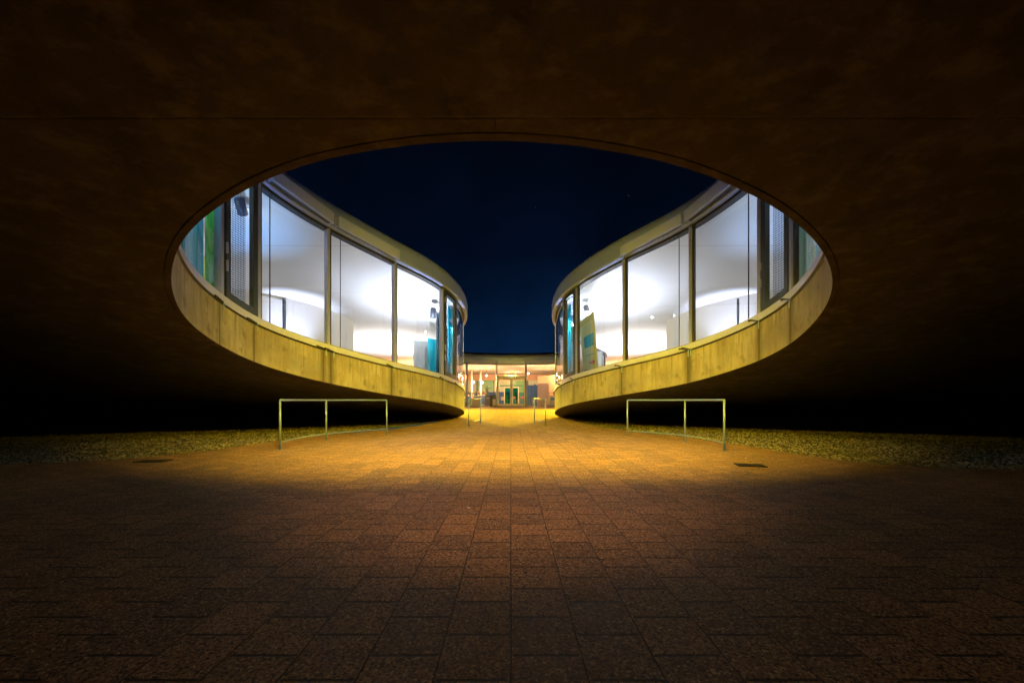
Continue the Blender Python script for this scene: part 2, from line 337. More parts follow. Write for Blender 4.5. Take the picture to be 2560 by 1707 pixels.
def inside(pt, poly):
    x, y = pt; c = False; n = len(poly)
    for i in range(n):
        x1, y1 = poly[i]; x2, y2 = poly[i-1]
        if (y1 > y) != (y2 > y) and x < (x2-x1)*(y-y1)/(y2-y1)+x1: c = not c
    return c
XR, Y0, Y1 = 40, -36, 56
def sheet(off, zf, name, mat, parent, flip=False, step=1.25, thin=3):
    loop = [at(i*DS, off) for i in range(0, NL, thin)]
    poly = [(p.x, p.y) for p in loop]; n = len(loop)
    vs = list(loop); ed = [(i, (i+1) % n) for i in range(n)]
    nx = int(2*XR/2.5); ys = []; y = Y0
    while y < Y1+.01: ys.append(y); y += .5 if -2 < y < 24 else 1.5
    for j, y in enumerate(ys):
        for i in range(nx+1):
            x = -XR+2*XR*i/nx
            if abs(x) < 9 and 2 < y < 35:
                if inside((x, y), poly) or min((Vector((x, y))-p).length_squared for p in loop[::3]) < .12: continue
            vs.append(Vector((x, y)))
    r = geometry.delaunay_2d_cdt(vs, ed, [], 0, 1e-5)
    V = [(v.x, v.y, zf(v.y)) for v in r[0]]; F = []
    for f in r[2]:
        c = sum((r[0][k] for k in f), Vector((0, 0)))/len(f)
        if abs(c.x) < 9 and 2 < c.y < 35 and inside(c, poly): continue
        F.append(tuple(f) if not flip else tuple(f)[::-1])
    m = MB(); m.v = V; m.f = F; m.mi = [0]*len(F)
    return m.build(name, mat, parent, smooth=True, fixn=False)

# ------------------------------------------------------------------ ground
def gsheet(poly_fn, name, mat, dz):
    pass
def grid_mesh(xs, ys, zf, name, mat):
    m = MB(); nx = len(xs)
    m.v = [(x, y, zf(x, y)) for y in ys for x in xs]
    for j in range(len(ys)-1):
        for i in range(nx-1): a = j*nx+i; m.f.append((a, a+1, a+1+nx, a+nx)); m.mi.append(0)
    return m.build(name, mat, None, smooth=True, fixn=False)
ys = [-500, -100, -40]+[i*.5 for i in range(-20, 76)]+[60, 120, 600]
gr = grid_mesh([-500, -100, -40, -20, -10, 0, 10, 20, 40, 100, 500], ys, lambda x, y: g(y)-.035, 'ground', M['gravel'])
tag(gr, 'dark pebble covered ground running under the concrete shell', None, None, 'structure')
EDGE_L = [(-40, 6.2), (-14, 6.4), (-9.5, 6.6), (-8.0, 6.8), (-6.9, 7.5), (-6.45, 8.6), (-6.3, 10.4), (-5.9, 12), (-5.2, 13.6), (-4.3, 16), (-3.55, 18.4), (-3.3, 20), (-3.9, 22.5), (-5.6, 25), (-7.2, 28), (-7.2, 33.6)]
EDGE_R = [(40, 6.0), (14, 6.0), (9.5, 6.1), (7.2, 6.2), (6.3, 6.6), (5.85, 7.3), (5.7, 8.5), (5.45, 10.2), (4.95, 12), (4.2, 13.8), (3.4, 15.9), (3.0, 18), (2.95, 20), (3.9, 22.5), (5.6, 25), (7.2, 28), (7.2, 33.6)]
def smooth2(P, it=2):
    P = [Vector(p) for p in P]
    for _ in range(it):
        Q = [P[0]]
        for a, b in zip(P, P[1:]): Q += [a.lerp(b, .25), a.lerp(b, .75)]
        P = Q+[P[-1]]
    return P
EL = smooth2(EDGE_L); ER = smooth2(EDGE_R)
ppoly = EL+ER[::-1]+[Vector((40, -34)), Vector((-40, -34))]
vs = list(ppoly); n = len(vs); ed = [(i, (i+1) % n) for i in range(n)]; pp = [(p.x, p.y) for p in ppoly]
for j in range(-16, 34):
    for i in range(-19, 20):
        q = Vector((i*2.0+.3, j+.37))
        if inside(q, pp) and min((q-p).length_squared for p in ppoly) > .15: vs.append(q)
r = geometry.delaunay_2d_cdt(vs, ed, [], 0, 1e-5)
m = MB(); m.v = [(v.x, v.y, g(v.y)) for v in r[0]]
for f in r[2]:
    c = sum((r[0][k] for k in f), Vector((0, 0)))/3
    if inside(c, pp): m.f.append(tuple(f)); m.mi.append(0)
pv = m.build('pavement', M['paving'], None, smooth=True, fixn=False)
tag(pv, 'brown concrete paver pavement in staggered rows leading to the entrance', None, None, 'structure')

# loose stones on the two gravel beds
import numpy as np
def in_bed(x, y):
    if inside((x, y), pp): return False
    return True
def stones():
    rs = random.Random(3); P = []
    epL = [(p.x, p.y) for p in EL]; 
    tries = 0
    while len(P) < 45000 and tries < 200000:
        tries += 1
        side = -1 if rs.random() < .5 else 1
        y = 6.3+14.2*rs.random()**1.25; x = side*(2.9+rs.random()**.8*13)
        if y/abs(x) < .45: continue
        if in_bed(x, y): P.append((x, y))
    V = []; F = []; T = []
    base = [Vector(v) for v in ((1,0,0),(0,1,0),(-1,0,0),(0,-1,0),(0,0,1),(0,0,-1))]
    fs = [(0,1,4),(1,2,4),(2,3,4),(3,0,4),(1,0,5),(2,1,5),(3,2,5),(0,3,5)]
    for (x, y) in P:
        s = rs.uniform(.012, .032); a = rs.uniform(0, 6.28); ca, sa = math.cos(a), math.sin(a)
        ex, ey, ez = rs.uniform(.8, 1.5), rs.uniform(.6, 1), rs.uniform(.45, .9); n0 = len(V); zz = g(y)-.035+s*rs.uniform(.1, .7)
        tx, ty = rs.uniform(-.5, .5), rs.uniform(-.5, .5)
        for b in base:
            bx, by, bz = b.x*ex*s, b.y*ey*s, b.z*ez*s+b.x*tx*s+b.y*ty*s
            V.append((x+bx*ca-by*sa, y+bx*sa+by*ca, zz+bz))
        F += [tuple(k+n0 for k in f) for f in fs]; T += [rs.random()]*6
    me = bpy.data.meshes.new('gravel'); me.from_pydata(V, [], F); me.materials.append(M['stone'])
    at_ = me.attributes.new('tone', 'FLOAT', 'POINT'); at_.data.foreach_set('value', T)
    o = bpy.data.objects.new('gravel', me); C.objects.link(o)
    return tag(o, 'loose pale gravel stones scattered either side of the pavement', 'gravel', None, 'stuff')
stones()

# ------------------------------------------------------------------ the building
B = empty('learning_centre', (0, 0, 0), 0, 'curving concrete and glass building arching over the pavement around an oval court', 'building')
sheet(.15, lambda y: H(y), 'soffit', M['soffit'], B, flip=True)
sheet(.42, zF, 'interior_floor', M['floor'], B)
sheet(.10, lambda y: zT(y)+.02, 'ceiling', M['ceiling'], B, flip=True)
sheet(.30, lambda y: zT(y)+FAS+.12, 'roof', M['roof'], B)

def strip(profile, name, mat, parent, s0=0, s1=None, ds=.16, smooth=True, zf=None, closed=True, caps=False, mi=None, own=False):
    """sweep (off, z) profile points along the loop; z given as function of Y plus offset"""
    full = s1 is None
    if full: s1 = TOT
    n = max(2, int(round((s1-s0)/ds))); m = MB(); k = len(profile)
    for i in range(n+(0 if full else 1)):
        s = s0+(s1-s0)*i/n
        for off, dz in profile:
            p = at(s, off); y = p.y if own else at(s).y; m.v.append((p.x, p.y, zf(y)+dz))
    N = n if full else n+1
    for i in range(n):
        j = (i+1) % N
        for q in range(k-1 if not closed else k):
            q2 = (q+1) % k; m.f.append((i*k+q, j*k+q, j*k+q2, i*k+q2)); m.mi.append(0 if not mi else mi[q])
    if not full and closed: m.f += [tuple(range(k))[::-1], tuple(range(n*k, (n+1)*k))]; m.mi += [0, 0]
    o = m.build(name, mat, parent, smooth=False)
    return o
# drip groove round the rim of the soffit
strip([(0, 0), (.08, 0), (.082, .018), (.094, .018), (.096, 0), (.15, 0)], 'drip_groove', M['soffit'], B, zf=H, closed=False, own=True)

# concrete band with joints and stains
JL = [(548, 1, .5), (637, 1, .5), (809, .9, .9), (825, 1, 1.0), (980, 1, .9), (1029, .5, .1), (1104, 1, .35), (1122, .4, .1), (1139, .8, .3)]
JR = [(1978, 1, .9), (1896, 1, .8), (1717, 1, .9), (1727, .8, .8), (1552, 1, .9), (1436, 1, .7), (1402, .8, .7)]
joints = [(find_px(p, -1), a, b) for p, a, b in JL]+[(find_px(p, 1), a, b) for p, a, b in JR]
joints += [(find_X(x), .5, .1) for x in (-5, 5)]
def band():
    n = int(TOT/.03); rows = [0, .25, .5, .75, 1]; V = []; F = []; st = []; jn = []; uvv = []
    for i in range(n):
        s = TOT*i/n; p = at(s); z0 = H(p.y)
        a = 0; b = 0
        for js, ja, jb in joints:
            d = (s-js+TOT/2) % TOT-TOT/2
            w = .045+.075*jb
            if abs(d) < .6: b = max(b, jb*math.exp(-((d)/w)**2)); a = max(a, ja*(1 if abs(d) < .014 else 0))
        for t in rows:
            V.append((p.x, p.y, z0+BAND*t)); st.append(b*(.75+.25*t)); jn.append(a*.85); uvv.append((s, BAND*t))
        q = at(s, .38); V.append((q.x, q.y, z0+BAND)); st.append(b); jn.append(0); uvv.append((s, 1.3))
    k = len(rows)+1
    for i in range(n):
        j = (i+1) % n
        for q in range(k-1): F.append((i*k+q, j*k+q, j*k+q+1, i*k+q+1))
    me = bpy.data.meshes.new('concrete_band'); me.from_pydata(V, [], F); me.materials.append(M['band'])
    me.attributes.new('stain', 'FLOAT', 'POINT').data.foreach_set('value', st)
    me.attributes.new('joint', 'FLOAT', 'POINT').data.foreach_set('value', jn)
    ul = me.uv_layers.new(name='UVMap')
    for l in me.loops: ul.data[l.index].uv = uvv[l.vertex_index]
    for p in me.polygons: p.use_smooth = True
    bm = bmesh.new(); bm.from_mesh(me)
    for e in bm.edges:
        if len(e.link_faces) == 2 and e.calc_face_angle(0) > .8: e.smooth = False
    bm.to_mesh(me); bm.free()
    o = bpy.data.objects.new('concrete_band', me); C.objects.link(o); o.parent = B
band()

# bays: positions along the loop
mL = [find_px(p, -1) for p in (556, 647, 820, 991, 1109, 1141)]
mR = [find_px(p, 1) for p in (1978, 1900, 1727, 1559, 1440, 1409)]
eX = [find_X(x) for x in (-3.55, -1.15, 1.25, 3.6)]
# loop runs near-centre -> left -> entrance -> right -> near-centre
def fill(a, b, n): return [a+(b-a)*(i+1)/(n+1) for i in range(n)]
bays = []  # (s0, s1, kind)
s_list = []
nearL = [mL[0]*k/4 for k in range(4)]
seq = [(s, 'near') for s in nearL]
kindsL = ['vent', 'big', 'big', 'big', 'vent', 'tip']
for s, k in zip(mL, kindsL): seq.append((s, k))
for s in fill(mL[5], eX[0], 5): seq.append((s, 'rear'))
seq += [(eX[0], 'ent'), (eX[1], 'door'), (eX[2], 'ent'), (eX[3], 'rear')]
mRr = mR[::-1]  # increasing s: 1409,1440,...,1978
for s in fill(eX[3], mRr[0], 5): seq.append((s, 'rear'))
for s, k in zip(mRr, ['vent', 'big', 'big', 'big', 'vent', 'near']): seq.append((s, k))
for s in fill(mRr[5], TOT, 3): seq.append((s, 'near'))
nb = len(seq)
def wall_open(y): return y > 31.3
# black recess, sill, head and fascia all round (leave sill out at the entrance)
sEnt0, sEnt1 = eX[0], eX[3]
for nm, prof, mt, zf in (('shadow_gap', [(.035, 0), (.035, GAP), (.30, GAP), (.30, 0)], 'black', zB),
                         ('window_sill', [(-.035, GAP), (-.035, GAP+SILL), (.26, GAP+SILL+.015), (.26, GAP)], 'sill', zB)):
    for a, b in ((0, mL[0]), (mL[0], mL[1]), (mL[1], mL[2]), (mL[2], mL[3]), (mL[3], mL[4]), (mL[4], sEnt0), (sEnt1, mRr[1]), (mRr[1], mRr[2]), (mRr[2], mRr[3]), (mRr[3], mRr[4]), (mRr[4], mRr[5]), (mRr[5], TOT)):
        strip(prof, nm, M[mt], B, a+.004 if nm == 'window_sill' else a, b-.004 if nm == 'window_sill' else b, zf=zf)
strip([(.02, -.03), (.02, .05), (.25, .05), (.25, -.03)], 'window_head', M['black'], B, zf=zT, ds=.3)
fj = [i*(TOT/34) for i in range(35)]
for i in range(34):
    strip([(-.10, .035), (-.135, .06), (-.145, .12), (-.145, .50), (-.13, .60), (-.085, .70), (0, .78), (.14, .84), (.34, .87), (.34, .035)], 'fascia_panel', M['fascia'], B, fj[i]+.006, fj[i+1]-.006, zf=zT, ds=.14)
strip([(-.06, .06), (-.06, .7), (.1, .8), (.1, .06)], 'fascia_backing', M['black'], B, zf=zT, ds=.3)

MSH = {}
def post(parent, s, w=.09, d0=-.01, d1=.16, z0=0, z1=None, name='mullion', mat='alu', zb=zS):
    y = at(s).y; z1 = zT(y) if z1 is None else z1
    c = at(s); n = (at(s, 1)-c).normalized(); tdir = Vector((n.y, -n.x)); m = MB(); vs = []
    for z in (zb(y)+z0, z1):
        for o_, t_ in ((d0, -w/2), (d0, w/2), (d1, w/2), (d1, -w/2)):
            p = c+n*o_+tdir*t_; vs.append((p.x, p.y, z))
    m.add(vs, [(0,3,2,1),(4,5,6,7),(0,1,5,4),(1,2,6,5),(2,3,7,6),(3,0,4,7)])
    return m.build(name, M[mat], parent)
def pane_mesh(s0, s1, off, zlo, zhi, name, mat, parent, ds=.25, uv=False, thick=0):
    n = max(1, int((s1-s0)/ds)); m = MB(); uvs = []
    for i in range(n+1):
        s = s0+(s1-s0)*i/n; p = at(s, off); y = at(s).y
        m.v += [(p.x, p.y, zlo(y)), (p.x, p.y, zhi(y))]; uvs += [(s, zlo(y)), (s, zhi(y))]
    for i in range(n): m.f.append((2*i, 2*i+2, 2*i+3, 2*i+1)); m.mi.append(0)
    o = m.build(name, M[mat], parent, smooth=True, fixn=False)
    if uv:
        ul = o.data.uv_layers.new(name='UVMap')
        for l in o.data.loops: ul.data[l.index].uv = uvs[l.vertex_index]
    return o
def rails(s0, s1, off0, off1, zf, a, b, name, mat, parent):
    return strip([(off0, a), (off0, b), (off1, b), (off1, a)], name, M[mat], parent, s0, s1, zf=zf, ds=.3)
for i in range(nb):
    s0, kind = seq[i]; s1 = seq[(i+1) % nb][0]
    if s1 <= s0: s1 += TOT
    y0 = at(s0).y
    w = empty('window', (at((s0+s1)/2).x, at((s0+s1)/2).y, zS(at((s0+s1)/2).y)))
    w.parent = B; wl_ = w.location.copy()
    def adopt(o):
        o.parent = w; o.matrix_parent_inverse = Matrix.Translation(-wl_); return o
    if kind != 'door':
        adopt(post(None, s0, .085)); adopt(post(None, s0+.075, .05, .03, .12, name='gasket', mat='black'))
    if kind in ('near', 'big', 'tip', 'rear'):
        adopt(pane_mesh(s0+.05, s1-.04, .07, lambda y: zS(y)+.0, lambda y: zT(y)-.02, 'pane', 'glass', None))
        adopt(rails(s0+.11, s1-.05, .04, .10, zS, .0, .03, 'bottom_bead', 'dframe', None))
        if kind == 'big' and i not in (nb-99,) and at((s0+s1)/2).y < 14:
            a = .17 if s0 < TOT/2 else .83
            ss = s0+(s1-s0)*a
            adopt(post(None, ss, .006, .045, .085, name='glass_joint', mat='black'))
    if kind == 'vent':
        f = .12
        for (sa, nm) in ((s0+.16, 'sash_stile'), (s1-.13, 'sash_stile')): adopt(post(None, sa, .13, -.03, .10, 0.02, None, nm, 'dframe'))
        adopt(rails(s0+.10, s1-.07, -.03, .10, zS, .02, .17, 'sash_rail', 'dframe', None))
        adopt(rails(s0+.10, s1-.07, -.03, .10, zT, -.15, -.03, 'sash_rail', 'dframe', None))
        adopt(pane_mesh(s0+.2, s1-.18, .05, lambda y: zS(y)+.16, lambda y: zT(y)-.14, 'pane', 'glass', None))
        for fz in (.6, 1.0, 2.9):
            adopt(post(None, s0+.10, .03, -.06, -.02, fz, zS(at(s0).y)+fz+.22, 'hinge', 'alu'))
        adopt(pane_mesh(s0+.25, s0+(s1-s0)*.78, .16, lambda y: zS(y)+.1, lambda y: zT(y)-.05, 'mesh_blind', 'mesh', None, uv=True))
    if kind == 'ent':
        for o in [c for c in w.children if c.name.startswith(('mullion', 'gasket'))]: bpy.data.objects.remove(o)
        adopt(post(None, s0, .15, -.06, .16, -.20))
        adopt(pane_mesh(s0+.05, s1-.04, .07, lambda y: zS(y)-.2, lambda y: zT(y)-.02, 'pane', 'glass', None))
        adopt(rails(s0+.08, s1-.08, .02, .12, zS, -.225, -.15, 'bottom_bead', 'alu', None))
    if kind == 'door':
        adopt(post(None, s0, .10, -.06, .16, -.20)); adopt(post(None, s1, .10, -.06, .16, -.20))
        TR = 2.2  # transom above the door
        adopt(rails(s0+.05, s1-.05, -.02, .12, zS, TR-.06, TR+.06, 'transom', 'alu', None))
        adopt(pane_mesh(s0+.05, s1-.05, .07, lambda y: zS(y)+TR+.06, lambda y: zT(y)-.02, 'pane', 'glass', None))
        smid = (s0+s1)/2-.0
        for (a, b, hs) in ((s0+.06, smid-.006, -1), (smid+.006, s1-.06, 1)):
            dr = adopt(rails(a, b, .0, .08, zS, -.20, -.02, 'door', 'white', None))
            # stiles and top rail joined to the leaf
            objs = [rails(a, b, .0, .08, zS, TR-.22, TR-.07, 'door_rail', 'white', None), post(None, a+.05, .10, .001, .079, -.02, zS(y0)+TR-.22, 'door_stile', 'white'), post(None, b-.05, .10, .001, .079, -.02, zS(y0)+TR-.22, 'door_stile', 'white')]
            bm = bmesh.new(); bm.from_mesh(dr.data)
            for o in objs: bm.from_mesh(o.data); bpy.data.objects.remove(o)
            bm.to_mesh(dr.data); bm.free()
            pn = pane_mesh(a+.1, b-.1, .04, lambda y: zS(y)-.02, lambda y: zS(y)+TR-.22, 'door_pane', 'glass', dr)
            hx = (b-.05) if hs < 0 else (a+.05); c = at(hx, -.07); m = MB()
            m.tube([(c.x, c.y+.07, 1.35), (c.x, c.y, 1.40), (c.x, c.y, 1.85), (c.x, c.y+.07, 1.90)], .016, 8); m.build('door_handle', M['steel'], dr)

# blind cassettes under the fascia
def cassette(s0, s1, z0=.0, out=.36, h=.30):
    a = at(s0+.12, -.145); b = at(s1-.10, -.145); ya, yb = at(s0).y, at(s1).y
    A = Vector((a.x, a.y, zT(ya)+.02)); Bv = Vector((b.x, b.y, zT(yb)+.02))
    n = (at((s0+s1)/2, 1)-at((s0+s1)/2)).normalized(); n3 = Vector((n.x, n.y, 0)); up = Vector((0, 0, 1)); d = (Bv-A)
    # push outward so the straight box clears the curved fascia
    mid = at((s0+s1)/2, -.145); bulge = (Vector((mid.x, mid.y, 0))-Vector(((A.x+Bv.x)/2, (A.y+Bv.y)/2, 0))).dot(-n3)
    o = empty('blind_cassette', tuple(A)); o.parent = B
    def bx(o0, o1, z0, z1, name, mat, t0=0, t1=1):
        m = MB(); vs = []
        for z in (z0, z1):
            for t, oo in ((t0, o0), (t1, o0), (t1, o1), (t0, o1)):
                vs.append(d*t-n3*oo+up*z)
        m.add(vs, [(0,3,2,1),(4,5,6,7),(0,1,5,4),(1,2,6,5),(2,3,7,6),(3,0,4,7)]); return m.build(name, M[mat], o, bevel=0)
    k = max(0, bulge)
    bx(k+out-.19, k+out-.16, .0, h, 'front_plate', 'box'); bx(-.02, k+out-.163, h-.03, h-.002, 'top_plate', 'box')
    bx(-.0, k+out-.19, .05, h-.035, 'blind_roll', 'fasciadark', .004, .996)
    bx(-.0, k+out-.19, .0, h-.035, 'end_plate', 'box', 0, .003); bx(-.0, k+out-.19, .0, h-.035, 'end_plate', 'box', .997, 1)
    bx(k+out-.245, k+out-.20, .0, .045, 'bottom_rail', 'alu', .01, .99)
cassette(mL[1], mL[2], out=.42); cassette(mL[2], mL[3]); cassette(mRr[3], mRr[4], out=.42); cassette(mRr[2], mRr[3])
for k in range(3): cassette(eX[k], eX[k+1], out=.22, h=.27)

# drain spouts and clips
for (s, a, b) in joints:
    if b < .25 or at(s).y > 30: continue
    c = at(s+.05, -.02); n = (at(s, 1)-at(s)).normalized(); td = Vector((-n.y, n.x)); z = zB(at(s).y)
    o = empty('drain_spout', (c.x, c.y, z)); o.parent = B
    m = MB(); m.tube([(0, 0, .04), (-n.x*.03, -n.y*.03, .02), (-n.x*.03, -n.y*.03, -.15)], .014, 8); m.build('spout_pipe', M['steel'], o)
    m = MB(); e1 = td*.22; m.tube([(-n.x*.03, -n.y*.03, .03), (e1.x-n.x*.04, e1.y-n.y*.04, .10), (e1.x*1.3-n.x*.04, e1.y*1.3-n.y*.04, .10)], [.014, .018, .03], 6); m.build('clip', M['black'], o)

# outer enclosing wall of the storey and partitions
m = MB()
per = [(-XR, y) for y in range(Y0, Y1+1, 2)]+[(x, Y1) for x in range(-XR, XR+1, 4)]+[(XR, y) for y in range(Y1, Y0-1, -2)]+[(x, Y0) for x in range(XR, -XR-1, -4)]
for (x, y) in per: m.v += [(x, y, zF(y)), (x, y, zT(y)+.1)]
n = len(per)
for i in range(n-1): m.f.append((2*i, 2*i+2, 2*i+3, 2*i+1)); m.mi.append(0)
m.build('outer_wall', M['wall'], B)

# ------------------------------------------------------------------ lamps inside
def light(kind, name, loc, power, col, parent, size=.12, rot=(0, 0, 0), spot=None, blend=.6):
    ld = bpy.data.lights.new(name, kind); ld.energy = power; ld.color = col
    if kind in ('POINT', 'SPOT'): ld.shadow_soft_size = size
    if kind == 'SPOT': ld.spot_size = math.radians(spot); ld.spot_blend = blend
    o = bpy.data.objects.new(name, ld); C.objects.link(o); o.location = loc; o.rotation_euler = rot
    if parent: o.parent = parent
    return o
COOL = (.74, .79, 1.0); BLUE = (.30, .55, 1.0); WARM = (1.0, .46, .17); SOFTW = (1, .86, .74)
def added_uplight(x, y, power, col, label, spot=125, tilt=(0, 0)):  # unseen floor uplighters added to brighten ceilings and walls inside
    z = zF(y); o = empty('uplighter', (x, y, z), 0, label, 'lamp', 'unseen floor uplighters added inside the building')
    m = MB(); m.lathe([(0, 0), (.14, 0), (.15, .02), (.10, .16), (.16, .24), (.15, .24), (.09, .16), (0, .15)], 20); m.build('housing', M['lamphead'], o, True)
    m = MB(); m.lathe([(0, .17), (.09, .17)], 16); m.build('lamp_lens', M['lens'], o)
    light('SPOT', 'added_uplight_lamp', (0, 0, .26), power, col, o, .08, (PI+tilt[0], tilt[1], 0), spot, .9)
def flood(x, y, z, rz, tilt, label, dark=False, power=P_FLOOD, anchor=None, ring=False):
    o = empty('floodlight', (x, y, z), rz, label, 'lamp', 'cylindrical floodlights behind the windows')
    R = Matrix.Rotation(tilt, 4, 'X')
    m = MB(); m.lathe([(0, .22), (.10, .22), (.125, .20), (.125, -.20), (.105, -.20), (.105, -.14), (0, -.14)], 24, R); m.build('housing', M['darklamp' if dark else 'lamphead'], o, True)
    m = MB()
    if ring: m.lathe([(.075, -.15), (.104, -.15)], 24, R)
    else: m.lathe([(0, -.15), (.085, -.15)], 24, R)
    m.build('lamp_lens', M['lens'], o)
    if ring: m = MB(); m.lathe([(0, -.152), (.074, -.152)], 24, R); m.build('reflector', M['darklamp'], o)
    m = MB(); ax = anchor or (.55, 0, .05); m.tube([(0, 0, .02), (ax[0]*.5, ax[1]*.5, .0), ax], .014, 8); m.build('arm', M['alu'], o)
    d = R @ Vector((0, 0, -.24)); light('POINT', 'flood_lamp', tuple(d), power, (.9, .94, 1), o, .06)
for sx, nm in ((-1, 'left'), (1, 'right')):
    added_uplight(sx*3.7, 17.0, P_UP, COOL, 'added unseen squat floor uplighter behind the %s hand wing window near the throat of the court' % nm)
    added_uplight(sx*7.2, 24.5, P_UPFAR, (1.0, .93, .92), 'added unseen squat floor uplighter deeper inside the %s hand wing' % nm)
    added_uplight(sx*8.1, 11.3, P_BLUE if sx < 0 else P_BLUE*.7, (.18, .45, 1) if sx < 0 else (.35, .55, 1), 'added unseen squat floor uplighter behind the %s hand hinged window and curtain' % nm, 84)
    added_uplight(sx*9.3, 15.9, P_WASH, (.60, .68, 1), 'added unseen squat floor uplighter in front of the curved white wall in the %s hand wing' % nm, 60, (-.45, 0))
    added_uplight(sx*12.0, 13.2, P_MID, (.95, .92, 1), 'added unseen squat floor uplighter in the middle of the %s hand wing floor' % nm, 150)
    added_uplight(sx*8.3, 7.4, P_BLUE*1.6, (.75, .9, 1), 'added unseen squat floor uplighter behind the curtain at the outer end of the %s hand wing' % nm, 140)
flood(-3.34, 17.2, 4.82, .2, .55, 'grey cylindrical floodlight beside the left wing glass, upper of the two', True, anchor=(.50, -.1, .05))
flood(-2.75, 18.0, 4.55, .2, .55, 'pale cylindrical floodlight behind the left narrow hinged window', anchor=(.35, .1, .1))
flood(3.25, 17.1, 4.93, .2, -.6, 'white cylindrical floodlight above the yellow banner', anchor=(-.55, 0, -.05))
flood(2.75, 17.9, 4.62, .2, -.5, 'white cylindrical floodlight behind the right narrow hinged window', anchor=(-.35, 0, .0))
flood(-7.15, 10.6, 6.2, .3, .9, 'round dark floodlight with a bright ring behind the left mesh blind', True, 6, (.45, .1, .1), True)

# pendant bulbs in the hall behind the entrance and wings
def pendant(x, y, z, power, label, r=.07):
    o = empty('pendant_lamp', (x, y, z), 0, label, 'lamp', 'bare bulbs hanging in the hall')
    m = MB(); m.lathe([(0, -r), (r*.7, -r*.7), (r, 0), (r*.7, r*.7), (.02, r*1.1)], 14); m.build('bulb', M['bulb'], o, True)
    m = MB(); m.tube([(0, 0, r*1.05), (0, 0, zT(y)-z)], .008, 6); m.build('cord', M['plastic'], o)
    light('POINT', 'bulb_lamp', (0, 0, -r-.1), power, WARM, o, .08)
pendant(-3.5, 37.5, 2.75, P_WARM, 'bare bright bulb hanging left of the entrance doors, leftmost of the pair')
pendant(-2.62, 37.0, 2.70, P_WARM, 'bare bright bulb hanging left of the entrance doors, right one of the pair')
pendant(3.1, 37.5, 3.2, P_WARM*.7, 'bare bulb above the curved peach wall right of the entrance')
pendant(-7.9, 31.8, 2.9, P_WARM*2.6, 'bare bulb low behind the left wing glass, right one of its pair', .09)
pendant(-8.6, 35.0, 2.7, P_WARM*.7, 'bare bulb low behind the left wing glass, left one of its pair', .09)
pendant(8.9, 32.0, 2.9, P_WARM*2.6, 'bare bulb seen beside the yellow banner in the right wing', .09)
pendant(0.2, 41.5, 3.4, P_WARM, 'bare bulb deep in the hall behind the entrance doors')
pendant(-5.6, 35.2, 3.3, P_WARM, 'added bare bulb over the left end of the flower table'); pendant(-2.1, 34.7, 3.2, P_WARM*.7, 'added bare bulb close behind the glass above the grey bin', .05); pendant(3.9, 34.3, 3.3, P_WARM*.7, 'added bare bulb close behind the glass at the right end of the hall', .05); pendant(1.5, 34.2, 3.35, P_WARM*.6, 'added bare bulb just inside the transom pane over the doors', .045)  # extra bulbs added to brighten the hall
pendant(-14, 36, 2.9, P_WARM, 'bare bulb far back in the left wing'); pendant(14, 36, 2.9, P_WARM, 'bare bulb far back in the right wing')

# unseen sodium floodlights added on the facade to throw orange light over both courts
def sodium(x, tx, ty, tz, label, rear=False):
    near = [i for i in range(NL) if (26 < LP[i].y < 29 if rear else LP[i].y < 9)]; i = min(near, key=lambda i: abs(LP[i].x-x)); p = at(i*DS, -.05); n = (at(i*DS, 1)-at(i*DS)).normalized()
    z = zS(p.y)+(2.9 if rear else .25); o = empty('added_sodium_floodlight', (p.x, p.y, z), 0, label, 'lamp', 'unseen sodium floodlights added on the facade')
    m = MB(); m.tube([(n.x*.07, n.y*.07, -.1), (0, 0, -.1), (-n.x*(.1 if rear else .46), -n.y*(.1 if rear else .46), 0)], .02, 8); m.build('bracket', M['steel'], o)
    r_ = .16 if rear else .52; c = Vector((-n.x*r_, -n.y*r_, .02)); d = Vector((tx-p.x, ty-p.y, tz-z)).normalized(); q = d.to_track_quat('-Z', 'Y'); R = Matrix.Translation(c) @ q.to_matrix().to_4x4()
    m = MB(); m.box((-.16, -.12, -.04), (.16, .03, .02), 0, R); m.build('housing', M['grey'], o, bevel=.01)
    m = MB(); m.box((-.13, -.09, -.046), (.13, .02, -.041), 0, R); m.build('lamp_lens', M['sodium'], o)
    f = Vector((d.x, d.y, 0)).normalized(); sd = Vector((-f.y, f.x, 0)); L = R @ Vector((0, 0, -.08)); m = MB(); vs = []
    dz = -.09 if rear else -.155; na = 16
    for zz in (0, .012):
        for k in range(na+1):
            an = math.radians(-85+170*k/na); vs.append(L+f*math.cos(an)*.56+sd*math.sin(an)*.56+Vector((0, 0, dz+zz)))
        vs.append(L-f*.22+Vector((0, 0, .07+zz)))
    q_ = na+2; m.add(vs, [(k, k+1, na+1) for k in range(na)]+[(q_+k+1, q_+k, q_+na+1) for k in range(na)]+[(k, q_+k, q_+k+1, k+1) for k in range(na)]); m.build('added_visor', M['grey'], o)  # hood added to cut the beam off the concrete bands and fascia
    ld = light('SPOT', 'added_sodium_lamp', tuple(R @ Vector((0, 0, -.08))), P_SODREAR if rear else P_SODIUM, (1, .67, .01), o, .02 if rear else .07, (0, 0, 0), 80 if rear else 126, 1.0); ld.rotation_mode = 'QUATERNION'; ld.rotation_quaternion = q
sodium(-2.6, -1.4, 13.0, -.5, 'added unseen orange sodium floodlight over the near rim, on its left side')
sodium(2.6, 1.4, 13.0, -.5, 'added unseen orange sodium floodlight over the near rim, on its right side')
sodium(-6.6, .8, 21.5, .1, 'added unseen orange sodium floodlight high on the left glass of the rear court', True)
sodium(6.6, -.8, 21.5, .1, 'added unseen orange sodium floodlight high on the right glass of the rear court', True)
